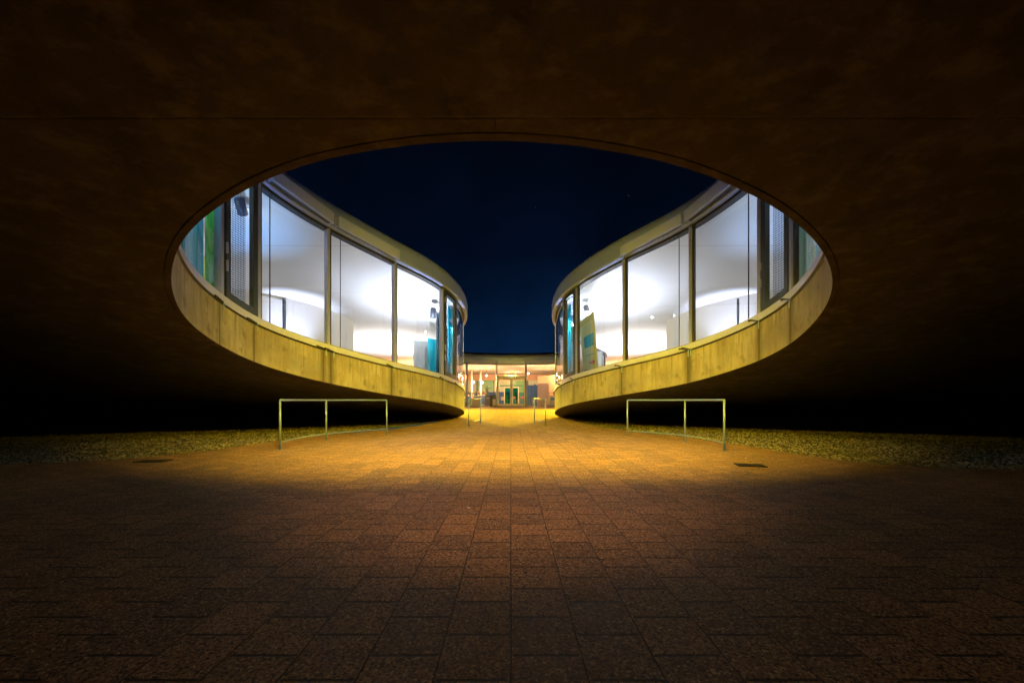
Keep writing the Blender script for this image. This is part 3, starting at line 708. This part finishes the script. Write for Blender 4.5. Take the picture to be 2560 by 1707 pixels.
for x, y in ((0, 1.2), (-4.6, 2.6), (4.6, 2.6)):  # added out of sight to cast neutral light on the fascias
    added_uplight(x, y, P_NEAR*(1 if x == 0 else .6), (.90, .90, 1), 'added unseen squat floor uplighter in the part of the building above the near rim, %s' % ('middle one' if x == 0 else 'left one' if x < 0 else 'right one'), 130)
# unseen round downlight added in the soffit to brighten the near pavers
z = H(1.6)-.01; o = empty('added_downlight', (0, 1.6, z), 0, 'added unseen round warm downlight let into the concrete soffit', 'lamp')
m = MB(); m.lathe([(.16, .0), (.16, -.05), (.13, -.05), (.13, .0)], 24); m.build('ring', M['steel'], o, True)
m = MB(); m.lathe([(0, -.02), (.13, -.02)], 24); m.build('lamp_lens', M['sodium'], o)
light('SPOT', 'added_downlight_lamp', (0, 0, -.10), P_DOWN, (1, .52, .22), o, .10, (math.radians(44), 0, 0), 74, 1.0)

# ------------------------------------------------------------------ curtains, screens, banner behind the wing glass
def curtain(s0, s1, off, mat, label, wave=.06, z0=.02, z1=-.05, amp_n=14):
    n = int((s1-s0)/.03); c0 = at((s0+s1)/2, off); o = empty('curtain', (c0.x, c0.y, zF(c0.y)), 0, label, 'curtain', 'curtains behind the glass'); m = MB()
    for i in range(n+1):
        s = s0+(s1-s0)*i/n; w = wave*math.sin(i/n*amp_n*2*PI)+wave*.4*math.sin(i*.37); p = at(s, off+w); y = at(s).y
        m.v += [(p.x-c0.x, p.y-c0.y, zF(y)+z0-zF(c0.y)), (p.x-c0.x, p.y-c0.y, zT(y)+z1-zF(c0.y))]
    for i in range(n): m.f.append((2*i, 2*i+2, 2*i+3, 2*i+1)); m.mi.append(0)
    m.build('fabric', M[mat], o, True, fixn=False)
    m = MB(); m.tube([(at(s0+(s1-s0)*k/8, off).x-c0.x, at(s0+(s1-s0)*k/8, off).y-c0.y, zT(at(s0+(s1-s0)*k/8).y)-.04-zF(c0.y)) for k in range(9)], .015, 6); m.build('curtain_rail', M['alu'], o)
a0 = mL[0]
curtain(a0-3.4, a0-.22, .24, 'teal', 'teal curtain glowing at the far left of the left wing glass', .035)
curtain(a0-.20, a0+.26, .22, 'green', 'bright green curtain beside the left mesh covered window', .03, amp_n=4)
b0 = mRr[5]
curtain(b0-.25, b0+.45, .22, 'palegreen', 'pale green curtain beside the right mesh covered window', .03, amp_n=6)
curtain(b0+.47, b0+3.4, .24, 'teal', 'blue green curtain at the far right end of the right wing glass', .035)
gS = mL[5]; curtain(gS+.5, gS+2.0, .5, 'teal', 'teal curtain inside the rounded tip of the left wing', .06, amp_n=9)
gS = mRr[0]; curtain(gS-2.0, gS-.5, .5, 'teal', 'teal curtain inside the rounded tip of the right wing', .06, amp_n=9)

def screen(x, y, rz, w, h, mat, label, frame='white', rail=.05):
    o = empty('partition_screen', (x, y, zF(y)), rz, label, 'screen', 'standing screens inside the wings')
    m = MB(); m.box((-w/2, -.03, 0), (-w/2+rail, .03, h)); m.box((w/2-rail, -.03, 0), (w/2, .03, h)); m.box((-w/2+rail, -.03, h-rail), (w/2-rail, .03, h)); m.box((-w/2+rail, -.03, 0), (w/2-rail, .03, rail)); m.build('frame', M[frame], o)
    m = MB(); m.box((-w/2+rail, -.01, rail), (w/2-rail, .01, h-rail)); m.build('panel', M[mat], o)
screen(-4.35, 19.8, .5, .95, 2.7, 'wall', 'white framed screen behind the left wing end window')
screen(-3.75, 19.2, 1.1, .7, 2.6, 'teal', 'teal standing screen next to the white framed screen', 'teal')
screen(-3.35, 18.6, 1.2, .35, 4.0, 'tealglass', 'tall teal glass fin beside the left upper floodlight', 'dframe', .02)
screen(-3.3, 20.6, .8, 1.2, 1.3, 'green', 'low green standing screen inside the left wing tip', 'green')
screen(4.2, 20.2, -.5, .9, 2.3, 'wall', 'white framed screen behind the yellow banner', 'alu')
screen(3.0, 19.4, -1.2, .5, 3.6, 'palegreen', 'tall pale green fin inside the right wing tip', 'dframe', .03)
screen(-8.6, 11.4, .9, .5, 2.6, 'yellow', 'narrow yellow screen behind the left mesh covered window', 'white')
screen(8.3, 10.9, -.9, .5, 2.6, 'yellow', 'narrow yellow screen behind the right mesh covered window', 'white')

def banner():
    # leaning hanging banner behind the right wing end window
    px = [(1447, 815), (1481, 783), (1495, 905), (1461, 923)]
    Yb = 16.9; P = [Vector(((p[0]-1277)/1000*Yb, Yb+(.0 if k in (0, 3) else -.35), CH+(1000-p[1])/1000*Yb)) for k, p in enumerate(((1447, 806), (1480, 783), (1492, 924), (1460, 930)))]
    o = empty('banner', tuple(P[3]), 0, 'yellow green hanging banner with a teal square and a red arrow', 'banner')
    A, Bv, Cc, D = [p-P[3] for p in P]; nn = (Bv-A).cross(D-A).normalized()
    if nn.y > 0: nn = -nn
    def quad(u0, v0, u1, v1, off, name, mat, par, pts=None):
        m = MB(); f = lambda u, v: (A.lerp(Bv, u)).lerp(D.lerp(Cc, u), v)
        if pts: vs = [f(u, v)+nn*off for u, v in pts]; vb = [v_-nn*.004 for v_ in vs]; n = len(vs); m.add(vs+vb, [tuple(range(n)), tuple(range(n, 2*n))[::-1]]+[(i, (i+1) % n, (i+1) % n+n, i+n) for i in range(n)]); return m.build(name, M[mat], par)
        return quad(0, 0, 0, 0, off, name, mat, par, [(u0, v0), (u1, v0), (u1, v1), (u0, v1)])
    cl = quad(0, 0, 1, 1, 0, 'cloth', 'yellow', o)
    quad(.22, .34, .86, .56, .006, 'teal_square', 'bteal', o)
    quad(0, 0, 0, 0, .006, 'red_arrow', 'red', o, [(.42, .835), (.66, .835), (.66, .80), (.84, .855), (.66, .91), (.66, .875), (.42, .875)])
    quad(.2, .70, .8, .712, .006, 'text_line', 'bteal', o)
    quad(.03, .97, 1.05, 1.03, .012, 'weight_bar', 'plastic', o)
    m = MB(); m.tube([A, A+Vector((0, 0, zT(Yb)-P[0].z))], .004, 5); m.tube([Bv, Bv+Vector((0, 0, zT(Yb-.35)-P[1].z))], .004, 5); m.build('cord', M['plastic'], o)
banner()

# ------------------------------------------------------------------ handrails
def railing(pts, label, group, posts=None, h=1.08, low=.16, r=.024, zofs=0):
    x0, y0 = pts[0]; o = empty('handrail', (x0, y0, g(y0)), 0, label, 'railing', group)
    z0 = g(y0)
    cur = []
    P = [Vector(p) for p in pts]
    if len(P) == 3:                          # gentle curve through the three posts
        for k in range(13):
            t = k/12; l0 = (t-.5)*(t-1)*2; l1 = -4*t*(t-1); l2 = 2*t*(t-.5); cur.append(P[0]*l0+P[1]*l1+P[2]*l2)
    else: cur = P
    loc = lambda p, z: (p.x-x0, p.y-y0, g(p.y)-z0+z)
    m = MB(); m.tube([loc(p, h) for p in cur], r, 12); m.build('top_rail', M['steel'], o, True)
    m = MB(); m.tube([loc(p, low) for p in cur], r*.6, 10); m.build('bottom_rail', M['steel'], o, True)
    for p in P:
        m = MB(); m.tube([loc(p, -.01), loc(p, h-.01)], r*.92, 12); m.tube([loc(p, 0), loc(p, .008)], .05, 14); m.build('post', M['steel'], o, True)
GR = 'steel handrails along the ramp'
railing([(-5.03, 8.72), (-5.03, 10.9), (-3.94, 12.7)], 'large three post steel handrail on the left side of the pavement', GR)
railing([(4.52, 8.47), (4.53, 10.4), (3.5, 12.0)], 'large three post steel handrail on the right side of the pavement', GR)
railing([(-1.67, 15.9), (-1.31, 17.4)], 'short two post handrail at the left tip of the court throat', GR)
railing([(1.41, 16.2), (1.04, 17.6)], 'short two post handrail at the right tip of the court throat', GR)
railing([(-3.85, 31.0), (-2.85, 31.3)], 'small thin handrail beside the glass left of the entrance', GR, low=.12, r=.018)
railing([(2.85, 31.3), (3.85, 31.0)], 'small thin handrail beside the glass right of the entrance', GR, low=.12, r=.018)

# ------------------------------------------------------------------ small things outside
def grate(x, y, w, d, rz, label):
    o = empty('drain_grate', (x, y, .004), rz, label, 'drain', 'iron drain grates set in the pavement')
    m = MB(); t = .03
    m.box((-w/2, -d/2, 0), (w/2, -d/2+t, .012)); m.box((-w/2, d/2-t, 0), (w/2, d/2, .012)); m.box((-w/2, -d/2+t, 0), (-w/2+t, d/2-t, .012)); m.box((w/2-t, -d/2+t, 0), (w/2, d/2-t, .012)); m.build('frame', M['iron'], o)
    m = MB(); n = 9
    for k in range(n): x_ = -w/2+t+(w-2*t)*(k+.5)/n; m.box((x_-.012, -d/2+t, .001), (x_+.012, d/2-t, .011))
    m.build('bars', M['iron'], o)
    m = MB(); m.box((-w/2+t, -d/2+t, -.003), (w/2-t, d/2-t, -.001)); m.build('pit', M['black'], o)
grate(-6.3, 7.05, .48, .26, .15, 'dark iron drain grate at the left edge of the pavement by the gravel')
grate(3.95, 6.6, .42, .28, -.25, 'dark iron drain grate on the right of the pavement in front of the handrail')
m = MB(); hp = smooth2([(-5.25, 13.35), (-5.0, 13.9), (-4.75, 14.3), (-4.45, 14.9), (-4.15, 15.5), (-3.9, 16.2), (-3.6, 17.1), (-3.35, 18.2)], 2)
m.tube([(p.x+.03*math.sin(i*.9), p.y, g(p.y)+.02) for i, p in enumerate(hp)], .028, 8)
tag(m.build('hose', M['bluehose'], None, True), 'blue hose lying along the edge of the left gravel bed', 'hose')
# leaf litter on the pavement
def scrap(x, y, rz, label):
    m = MB(); s = .035
    m.add([(-s, 0, .004), (0, -s*.5, .007), (s, 0, .012), (0, s*.5, .006)], [(0, 1, 2, 3)])
    o = m.build('dry_leaf', M['cream'], None); o.location = (x, y, g(y)); o.rotation_euler.z = rz; tag(o, label, 'leaf', 'dry leaves on the pavement')
scrap(-4.0, 5.62, .4, 'tiny pale leaf lying on the pavers nearer the camera than the left handrail')
scrap(4.35, 7.4, 1.2, 'tiny pale leaf on the pavers between the right handrail and the drain grate')
scrap(-.42, 4.0, 2, 'tiny pale leaf on the pavers just left of the centre joint')

gE = .585
# black bin with hoop, grey bin, cream planter, sign cabinet, rail box
o = empty('litter_bin', (-1.42, 31.9, g(31.9)), 0, 'black litter bin with a hooped handle beside the entrance doors', 'bin')
m = MB(); m.box((-.24, -.2, 0), (.24, .2, .92)); m.build('body', M['plastic'], o, bevel=.02)
m = MB(); m.box((-.02, -.215, .05), (.22, -.202, .58)); m.build('front_panel', M['cream'], o)
m = MB(); m.box((-.02, -.212, .66), (.22, -.202, .8)); m.build('slot', M['grey'], o)
m = MB(); m.tube([(-.22, 0, .9), (-.22, 0, 1.0), (-.14, 0, 1.06), (.14, 0, 1.06), (.22, 0, 1.0), (.22, 0, .9)], .022, 8); m.build('handle', M['plastic'], o, True)
o = empty('planter', (-2.72, 30.9, g(30.9)), 0, 'square cream planter box standing in front of the glass left of the doors', 'planter')
m = MB()
m.add([(-.26,-.26,0),(.26,-.26,0),(.26,.26,0),(-.26,.26,0),(-.32,-.32,.66),(.32,-.32,.66),(.32,.32,.66),(-.32,.32,.66),(-.27,-.27,.66),(.27,-.27,.66),(.27,.27,.66),(-.27,.27,.66),(-.27,-.27,.55),(.27,-.27,.55),(.27,.27,.55),(-.27,.27,.55)],
      [(0,3,2,1),(0,1,5,4),(1,2,6,5),(2,3,7,6),(3,0,4,7),(4,5,9,8),(5,6,10,9),(6,7,11,10),(7,4,8,11),(8,9,13,12),(9,10,14,13),(10,11,15,14),(11,8,12,15),(12,13,14,15)])
m.build('tub', M['cream'], o)
o = empty('bin', (-1.95, 34.1, zF(34.1)), 0, 'dark grey square bin inside the glass left of the doors', 'bin')
m = MB(); m.box((-.26, -.22, 0), (.26, .22, .78)); m.build('body', M['grey'], o, bevel=.02)
m = MB(); m.box((-.27, -.23, .78), (.27, .23, .86)); m.build('lid', M['plastic'], o, bevel=.015)
m = MB(); m.box((-.12, -.232, .6), (.12, -.222, .7)); m.build('slot', M['alu'], o)
o = empty('notice_cabinet', (3.35, 31.6, g(31.6)), 0, 'white notice cabinet with a blue poster at the right end of the entrance glass', 'sign')
m = MB(); m.box((-.3, -.1, 0), (.3, .1, .86)); m.build('body', M['white'], o, bevel=.01)
m = MB(); m.box((-.22, -.112, .12), (.22, -.102, .78)); m.build('poster', M['signglow'], o)
m = MB(); m.box((-.2, -.118, .52), (.2, -.113, .68)); m.build('blue_field', M['postblue'], o)
m = MB(); m.box((3.3, 31.02, g(31)+.92), (3.52, 31.10, g(31)+1.16)); tag(m.build('control_box', M['plastic'], None, bevel=.008), 'small dark control box mounted on the right entrance handrail', 'box')

# ------------------------------------------------------------------ hall behind the entrance
def wallpart(name, pts, z0, z1, mat, th=.08):
    m = MB(); P = [Vector(p) for p in pts]; n = len(P)
    for k, p in enumerate(P):
        d = (P[min(k+1, n-1)]-P[max(k-1, 0)]).normalized(); q = p+Vector((-d.y, d.x))*th
        m.v += [(p.x, p.y, z0(p.y)), (p.x, p.y, z1(p.y)), (q.x, q.y, z1(q.y)), (q.x, q.y, z0(q.y))]
    for k in range(n-1):
        a = 4*k; b = a+4; m.f += [(a, b, b+1, a+1), (a+1, b+1, b+2, a+2), (a+2, b+2, b+3, a+3), (a+3, b+3, b, a)]; m.mi += [0]*4
    m.f += [(0, 1, 2, 3), (b+3, b+2, b+1, b)]; m.mi += [0, 0]
    return m.build(name, M[mat], B, smooth=False)
# curved walls with blind and posts, added to imitate the opposite wing's reflection
for sx in (-1, 1):
    wp = [Vector((sx*x, y)) for x, y in ((12.0, 15.6), (11.0, 15.9), (10.0, 16.45), (9.2, 17.1), (8.5, 17.95), (8.0, 18.8), (7.75, 19.7))]
    wp = smooth2(wp, 2)
    wallpart('reflection_wall', wp if sx < 0 else wp, zF, lambda y: zT(y)+.02, 'wall', .10)
    for k in (8, 12):
        p = wp[k]; m = MB(); m.box((p.x-.035, p.y-.16, zF(p.y)), (p.x+.035, p.y-.02, zT(p.y)-.05)); m.build('reflection_post', M['dframe'], B)
    a, b_ = wp[8], wp[12]; m = MB(); m.add([(a.x, a.y-.10, zF(a.y)), (b_.x, b_.y-.10, zF(b_.y)), (b_.x, b_.y-.10, zT(b_.y)-.1), (a.x, a.y-.10, zT(a.y)-.1)], [(0, 1, 2, 3)]); m.build('reflection_blind', M['white'], B)
# curved peach drum wall with a louvred door
cyl = [(4.2+1.75*math.cos(a), 36.6-1.75*math.sin(a)) for a in [PI*(.97-.9*k/16) for k in range(17)]]
wallpart('curved_wall', cyl, zF, lambda y: zF(y)+2.65, 'peach')
lv = [(4.2+1.80*math.cos(a), 36.6-1.80*math.sin(a)) for a in [PI*(.95-.28*k/12) for k in range(13)]]
wallpart('louvred_door', lv, lambda y: zF(y)+.02, lambda y: zF(y)+2.0, 'louver', .03)
m = MB()
for k in range(13): m.box((lv[k][0]-.012, lv[k][1]-.03, zF(36)+.05), (lv[k][0]+.012, lv[k][1]-.001, zF(36)+1.95))
m.build('door_slats', M['grey'], B)
# rear glazing of the hall: frames and dark teal panes with panels
for k in range(-5, 6):
    x = k*1.9; y = 45.0
    m = MB(); m.box((x-.05, y-.06, zF(y)), (x+.05, y+.06, zT(y))); m.build('rear_mullion', M['dframe'], B)
    if k < 5:
        m = MB(); m.box((x+.05, y-.01, zF(y)), (x+1.85, y+.01, zF(y)+1.45)); m.build('rear_pane', M['blue' if k % 3 else 'bteal'], B)
        m = MB(); m.box((x+.05, y-.01, zF(y)+1.50), (x+1.85, y+.01, zF(y)+2.75)); m.build('rear_pane', M['palepane' if k % 2 else 'green2'], B)
        m = MB(); m.box((x+.05, y-.04, zF(y)+1.45), (x+1.85, y+.04, zF(y)+1.50)); m.build('rear_transom', M['white'], B)
        for q in range(3): m = MB(); m.box((x+.3+.5*q, y-.05, zF(y)+.2+.3*(q % 2)), (x+.62+.5*q, y-.02, zF(y)+.9+.25*((q+k) % 3))); m.build('poster', M[('white', 'cream', 'teal', 'yellow', 'postblue')[(q*2+k) % 5]], B)
m = MB(); m.box((-9.5, 44.9, zF(45)+2.75), (9.5, 45.1, zT(45)+.0)); m.build('rear_bulkhead', M['peach'], B)
# inner vestibule doors
for (xa, xb) in ((-.62, .02), (.10, .74)):
    d = None; y = 36.2; m = MB(); z = zF(y); t = .09; hh = 1.72
    m.box((xa, y, z), (xa+t, y+.06, z+hh)); m.box((xb-t, y, z), (xb, y+.06, z+hh)); m.box((xa+t, y, z+hh-.13), (xb-t, y+.06, z+hh)); m.box((xa+t, y, z), (xb-t, y+.06, z+.16)); d = m.build('inner_door', M['white'], B)
    m = MB(); m.box((xa+t, y+.025, z+.16), (xb-t, y+.035, z+hh-.13)); m.build('door_pane', M['tealglass'], d)
    m = MB(); hx = xb-t/2 if xa < 0 else xa+t/2; m.tube([(hx, y-.05, z+.9), (hx, y-.05, z+1.15)], .015, 6); m.build('door_handle', M['red' if xa < 0 else 'alu'], d)
m = MB(); m.box((-1.0, 36.19, zF(36.2)+1.74), (1.1, 36.27, zF(36.2)+1.86)); m.build('vestibule_beam', M['bteal'], B)
# exit light over the doors
o = empty('exit_sign', (0, 33.3, 2.95), 0, 'glowing green emergency light just above the entrance doors', 'sign')
m = MB(); m.box((-.2, 0, 0), (.2, .06, .18)); m.build('housing', M['white'], o, bevel=.005)
m = MB(); m.box((-.185, -.006, .015), (.185, -.001, .165)); m.build('lit_face', M['exitg'], o)
m = MB(); m.tube([(0, .03, .18), (0, .03, zT(33.3)-2.95)], .01, 6); m.build('hanger', M['alu'], o)
light('POINT', 'exit_glow', (0, -.15, .08), 4, (.4, 1, .3), o, .05)

def chair(name='chair', mat='wood'):
    o = empty(name); sh = .45
    m = MB(); m.box((-.2, -.2, sh-.02), (.2, .2, sh+.01)); m.build('seat', M[mat], o, bevel=.01)
    m = MB(); vs = []
    for j in range(4):
        for i in range(7):
            t = (i/6-.5); vs.append((t*.40, .19+.05*(1-4*t*t)+.04*j/3, .60+.24*j/3-(.05*abs(t)*2 if j == 3 else 0)))
    f = [(j*7+i, j*7+i+1, (j+1)*7+i+1, (j+1)*7+i) for j in range(3) for i in range(6)]
    m.add(vs, f); b = m.build('backrest', M[mat], o, True); s = b.modifiers.new('s', 'SOLIDIFY'); s.thickness = .014
    for sx in (-1, 1):
        m = MB(); m.tube([(sx*.21, -.22, 0), (sx*.18, -.16, sh-.02)], .011, 8); m.build('leg', M['alu'], o)
        m = MB(); m.tube([(sx*.21, .24, 0), (sx*.18, .17, sh-.02), (sx*.17, .235, .80)], .011, 8); m.build('leg', M['alu'], o)
    return o
def dup(o, parent=None):
    c = o.copy(); C.objects.link(c); c.parent = parent
    for ch in o.children: dup(ch, c)
    return c
CHG = 'cafe chairs inside the entrance'
ch0 = chair(); spots = [(.50, 35.2, -.5 + PI/2, 'wooden backed chair left of the table behind the right door leaf'), (.95, 34.7, -1.9+PI/2, 'wooden backed chair in front of the table behind the right door leaf'), (2.15, 35.2, -PI/2, 'wooden backed chair just right of the right door frame'),
    (2.75, 36.5, PI/2, 'wooden backed chair beside the blue panel'), (-4.0, 35.6, .6, 'pale chair at the white table left of the entrance'), (-4.6, 36.6, -.8, 'pale chair at the far left end of the entrance hall'), (-4.1, 34.2, 2.6, 'pale chair nearest the glass at the left end of the entrance hall')]
ch1 = chair('chair', 'white')
for k, (x, y, rz, lb) in enumerate(spots):
    o = ch0 if k == 0 else (ch1 if k == 4 else dup(ch1 if k > 4 else ch0)); o.location = (x, y, zF(y)); o.rotation_euler.z = rz; tag(o, lb, 'chair', CHG)
def table(x, y, w, d, label, top='navy', h=.74):
    o = empty('table', (x, y, zF(y)), 0, label, 'table', 'tables inside the entrance')
    m = MB(); m.box((-w/2, -d/2, h-.03), (w/2, d/2, h)); m.build('tabletop', M[top], o, bevel=.006)
    for sx in (-1, 1):
        for sy in (-1, 1): m = MB(); m.tube([(sx*(w/2-.06), sy*(d/2-.06), 0), (sx*(w/2-.06), sy*(d/2-.06), h-.03)], .018, 8); m.build('leg', M['alu'], o)
table(1.35, 35.4, 1.3, .7, 'dark topped table behind the right door leaf')
table(-3.15, 35.3, 2.3, .7, 'long white table carrying the flowers left of the doors', 'white', .85)
table(-2.6, 36.9, 1.2, .7, 'dark table behind the flower table', 'navy')
for x in (-3.72, -2.86):
    m = MB(); m.tube([(x, 38.2, zF(38.2)), (x, 38.2, zT(38.2))], .09, 14); m.build('column', M['white'], B, True)
o = empty('tablecloth', (-2.35, 34.93, zF(34.9)), 0, 'deep blue cloth hanging over the front of the white flower table', 'cloth')
m = MB()
for k in range(25): x = -.42+.84*k/24; m.v += [(x*1.1, -.03+.03*math.sin(k*1.3), .08), (x, -.0+.012*math.sin(k*1.3), .868), (x, .3, .872)]
for k in range(24): m.f += [(3*k, 3*k+3, 3*k+4, 3*k+1), (3*k+1, 3*k+4, 3*k+5, 3*k+2)]; m.mi += [0, 0]
m.build('drape', M['blue'], o, True)
def bouquet(x, y, z, mat, label, n=26, r=.17):
    o = empty('flower_pot', (x, y, z), 0, label, 'flowers', 'potted flowers on the white table'); rs = random.Random(int(x*100))
    m = MB(); m.lathe([(0, 0), (.07, 0), (.10, .14), (.09, .14), (0, .12)], 14); m.build('pot', M['white'], o, True)
    m = MB(); f = MB()
    for k in range(n):
        a = rs.uniform(0, 6.28); q = rs.uniform(0, r); hz = .14+rs.uniform(.05, .22)*(1.2-q/r*.5); p = Vector((q*math.cos(a), q*math.sin(a), hz)); t = rs.uniform(.02, .04)
        f.lathe([(0, -t*.5), (t, 0), (t*.6, t*.5), (0, t*.4)], 6, Matrix.Translation(p)); l = p+Vector((rs.uniform(-.06, .06), rs.uniform(-.06, .06), -.05))
        m.add([l, l+Vector((.05, .01, .02)), l+Vector((.02, .05, .05)), l+Vector((-.03, .02, .03))], [(0, 1, 2, 3)])
    f.build('petals', M[mat], o, True); m.build('leaves', M['leaf'], o, fixn=False)
zt = zF(35.3)+.85
bouquet(-3.75, 35.2, zt, 'flowr', 'pot of red flowers at the left end of the white table'); bouquet(-3.3, 35.25, zt, 'floww', 'pot of white flowers between the red and orange ones')
bouquet(-2.85, 35.2, zt, 'flowo', 'pot of orange flowers in the middle of the white table', 34, .22); bouquet(-2.4, 35.3, zt, 'flowr', 'pot of red flowers at the right end of the white table')
o = empty('plant', (-2.15, 36.2, zF(36.2)), 0, 'tall leafy green pot plant behind the flower table', 'plant'); rs = random.Random(5)
m = MB(); m.lathe([(0, 0), (.16, 0), (.2, .4), (.18, .4), (0, .36)], 16); m.build('pot', M['grey'], o, True)
m = MB()
for k in range(110):
    a = rs.uniform(0, 6.28); el = rs.uniform(.2, 1.4); L = rs.uniform(.3, .6); b = Vector((0, 0, rs.uniform(.4, 1.5))); d = Vector((math.cos(a)*math.cos(el), math.sin(a)*math.cos(el), math.sin(el))); s_ = d.cross(Vector((0, 0, 1))).normalized()*.035
    mid = b+d*L*.5; tip = b+d*L-Vector((0, 0, .08)); m.add([b, mid+s_, tip, mid-s_], [(0, 1, 2, 3)])
m.build('foliage', M['leaf'], o, fixn=False)
m = MB(); m.tube([(0, 0, .36), (.03, 0, 1.0), (0, .02, 1.6)], [.025, .018, .01], 8); m.build('stem', M['wood'], o, True)
# blue exhibition panel and a person standing behind it
o = empty('display_panel', (2.05, 37.3, zF(37.3)), .1, 'deep blue display panel left of the louvred door', 'panel')
m = MB(); m.box((-.75, -.03, .02), (.75, .03, 1.9)); m.build('board', M['blue'], o, bevel=.01)
for sx in (-1, 1): m = MB(); m.box((sx*.6-.03, -.2, 0), (sx*.6+.03, .2, .04)); m.build('foot', M['alu'], o)
def person(x, y, z, rz, label):
    o = empty('person', (x, y, z), rz, label, 'person')
    J = {'pelvis': (0,0,.92), 'waist': (0,0,1.08), 'chest': (0,.01,1.32), 'neck': (0,.0,1.50), 'headb': (0,-.01,1.58), 'head': (0,-.015,1.68), 'top': (0,0,1.76),
         'ls': (-.19,0,1.42), 'le': (-.25,.03,1.14), 'lw': (-.20,-.16,.98), 'lh': (-.17,-.22,.95), 'rs': (.19,0,1.42), 're': (.26,.05,1.14), 'rw': (.24,-.10,.92), 'rh': (.23,-.14,.85),
         'lp': (-.10,0,.88), 'lk': (-.11,-.02,.48), 'la': (-.11,.02,.08), 'lf': (-.12,-.16,.04), 'rp': (.10,0,.88), 'rk': (.12,-.03,.48), 'ra': (.13,.02,.08), 'rf': (.15,-.16,.04)}
    R = dict(pelvis=.14, waist=.125, chest=.15, neck=.058, headb=.075, head=.092, top=.06, ls=.07, le=.045, lw=.03, lh=.035, rs=.07, re=.045, rw=.03, rh=.035, lp=.09, lk=.06, la=.04, lf=.035, rp=.09, rk=.06, ra=.04, rf=.035)
    E = [('pelvis','waist'),('waist','chest'),('chest','neck'),('neck','headb'),('headb','head'),('head','top'),('chest','ls'),('ls','le'),('le','lw'),('lw','lh'),('chest','rs'),('rs','re'),('re','rw'),('rw','rh'),('pelvis','lp'),('lp','lk'),('lk','la'),('la','lf'),('pelvis','rp'),('rp','rk'),('rk','ra'),('ra','rf')]
    ks = list(J); me = bpy.data.meshes.new('body'); me.from_pydata([J[k] for k in ks], [(ks.index(a), ks.index(b)) for a, b in E], [])
    b = bpy.data.objects.new('body', me); C.objects.link(b); b.parent = o
    sk = b.modifiers.new('skin', 'SKIN'); sk.use_smooth_shade = True; sub = b.modifiers.new('sub', 'SUBSURF'); sub.levels = sub.render_levels = 2
    if not me.skin_vertices: me.attributes  # created with the modifier
    for i, k in enumerate(ks):
        sv = me.skin_vertices[0].data[i]; sv.radius = (R[k], R[k]*(.75 if k in ('chest', 'waist', 'pelvis') else 1)); sv.use_root = (k == 'pelvis')
    t = NT('clothes_and_skin'); tc = t.n('ShaderNodeTexCoord').outputs['Object']; zc = t.n('ShaderNodeSeparateXYZ', {0: tc}).outputs['Z']
    c = t.mix(t.math('GREATER_THAN', zc, .93), rgb(.03, .04, .08), rgb(.30, .42, .58)); c = t.mix(t.math('GREATER_THAN', zc, 1.50), c, rgb(.50, .30, .2))
    me.materials.append(t.fin(t.princ(c, .7)))
    m = MB(); m.lathe([(.0, .13), (.06, .12), (.095, .07), (.108, 0), (.10, -.06), (.085, -.10), (.07, -.10), (.08, 0), (.0, .09)], 16, Matrix.Translation((0, .02, 1.71))); m.build('hair', M['hair'], o, True)
person(2.28, 37.9, zF(37.9)+.18, .3, 'dark haired person in a light blue top standing behind the blue panel')
m = MB(); m.box((-.6, -.4, 0), (.6, .4, .18)); pl = m.build('platform', M['grey'], None, bevel=.01); pl.location = (2.2, 37.95, zF(37.95)); tag(pl, 'low grey platform behind the blue display panel', 'platform')
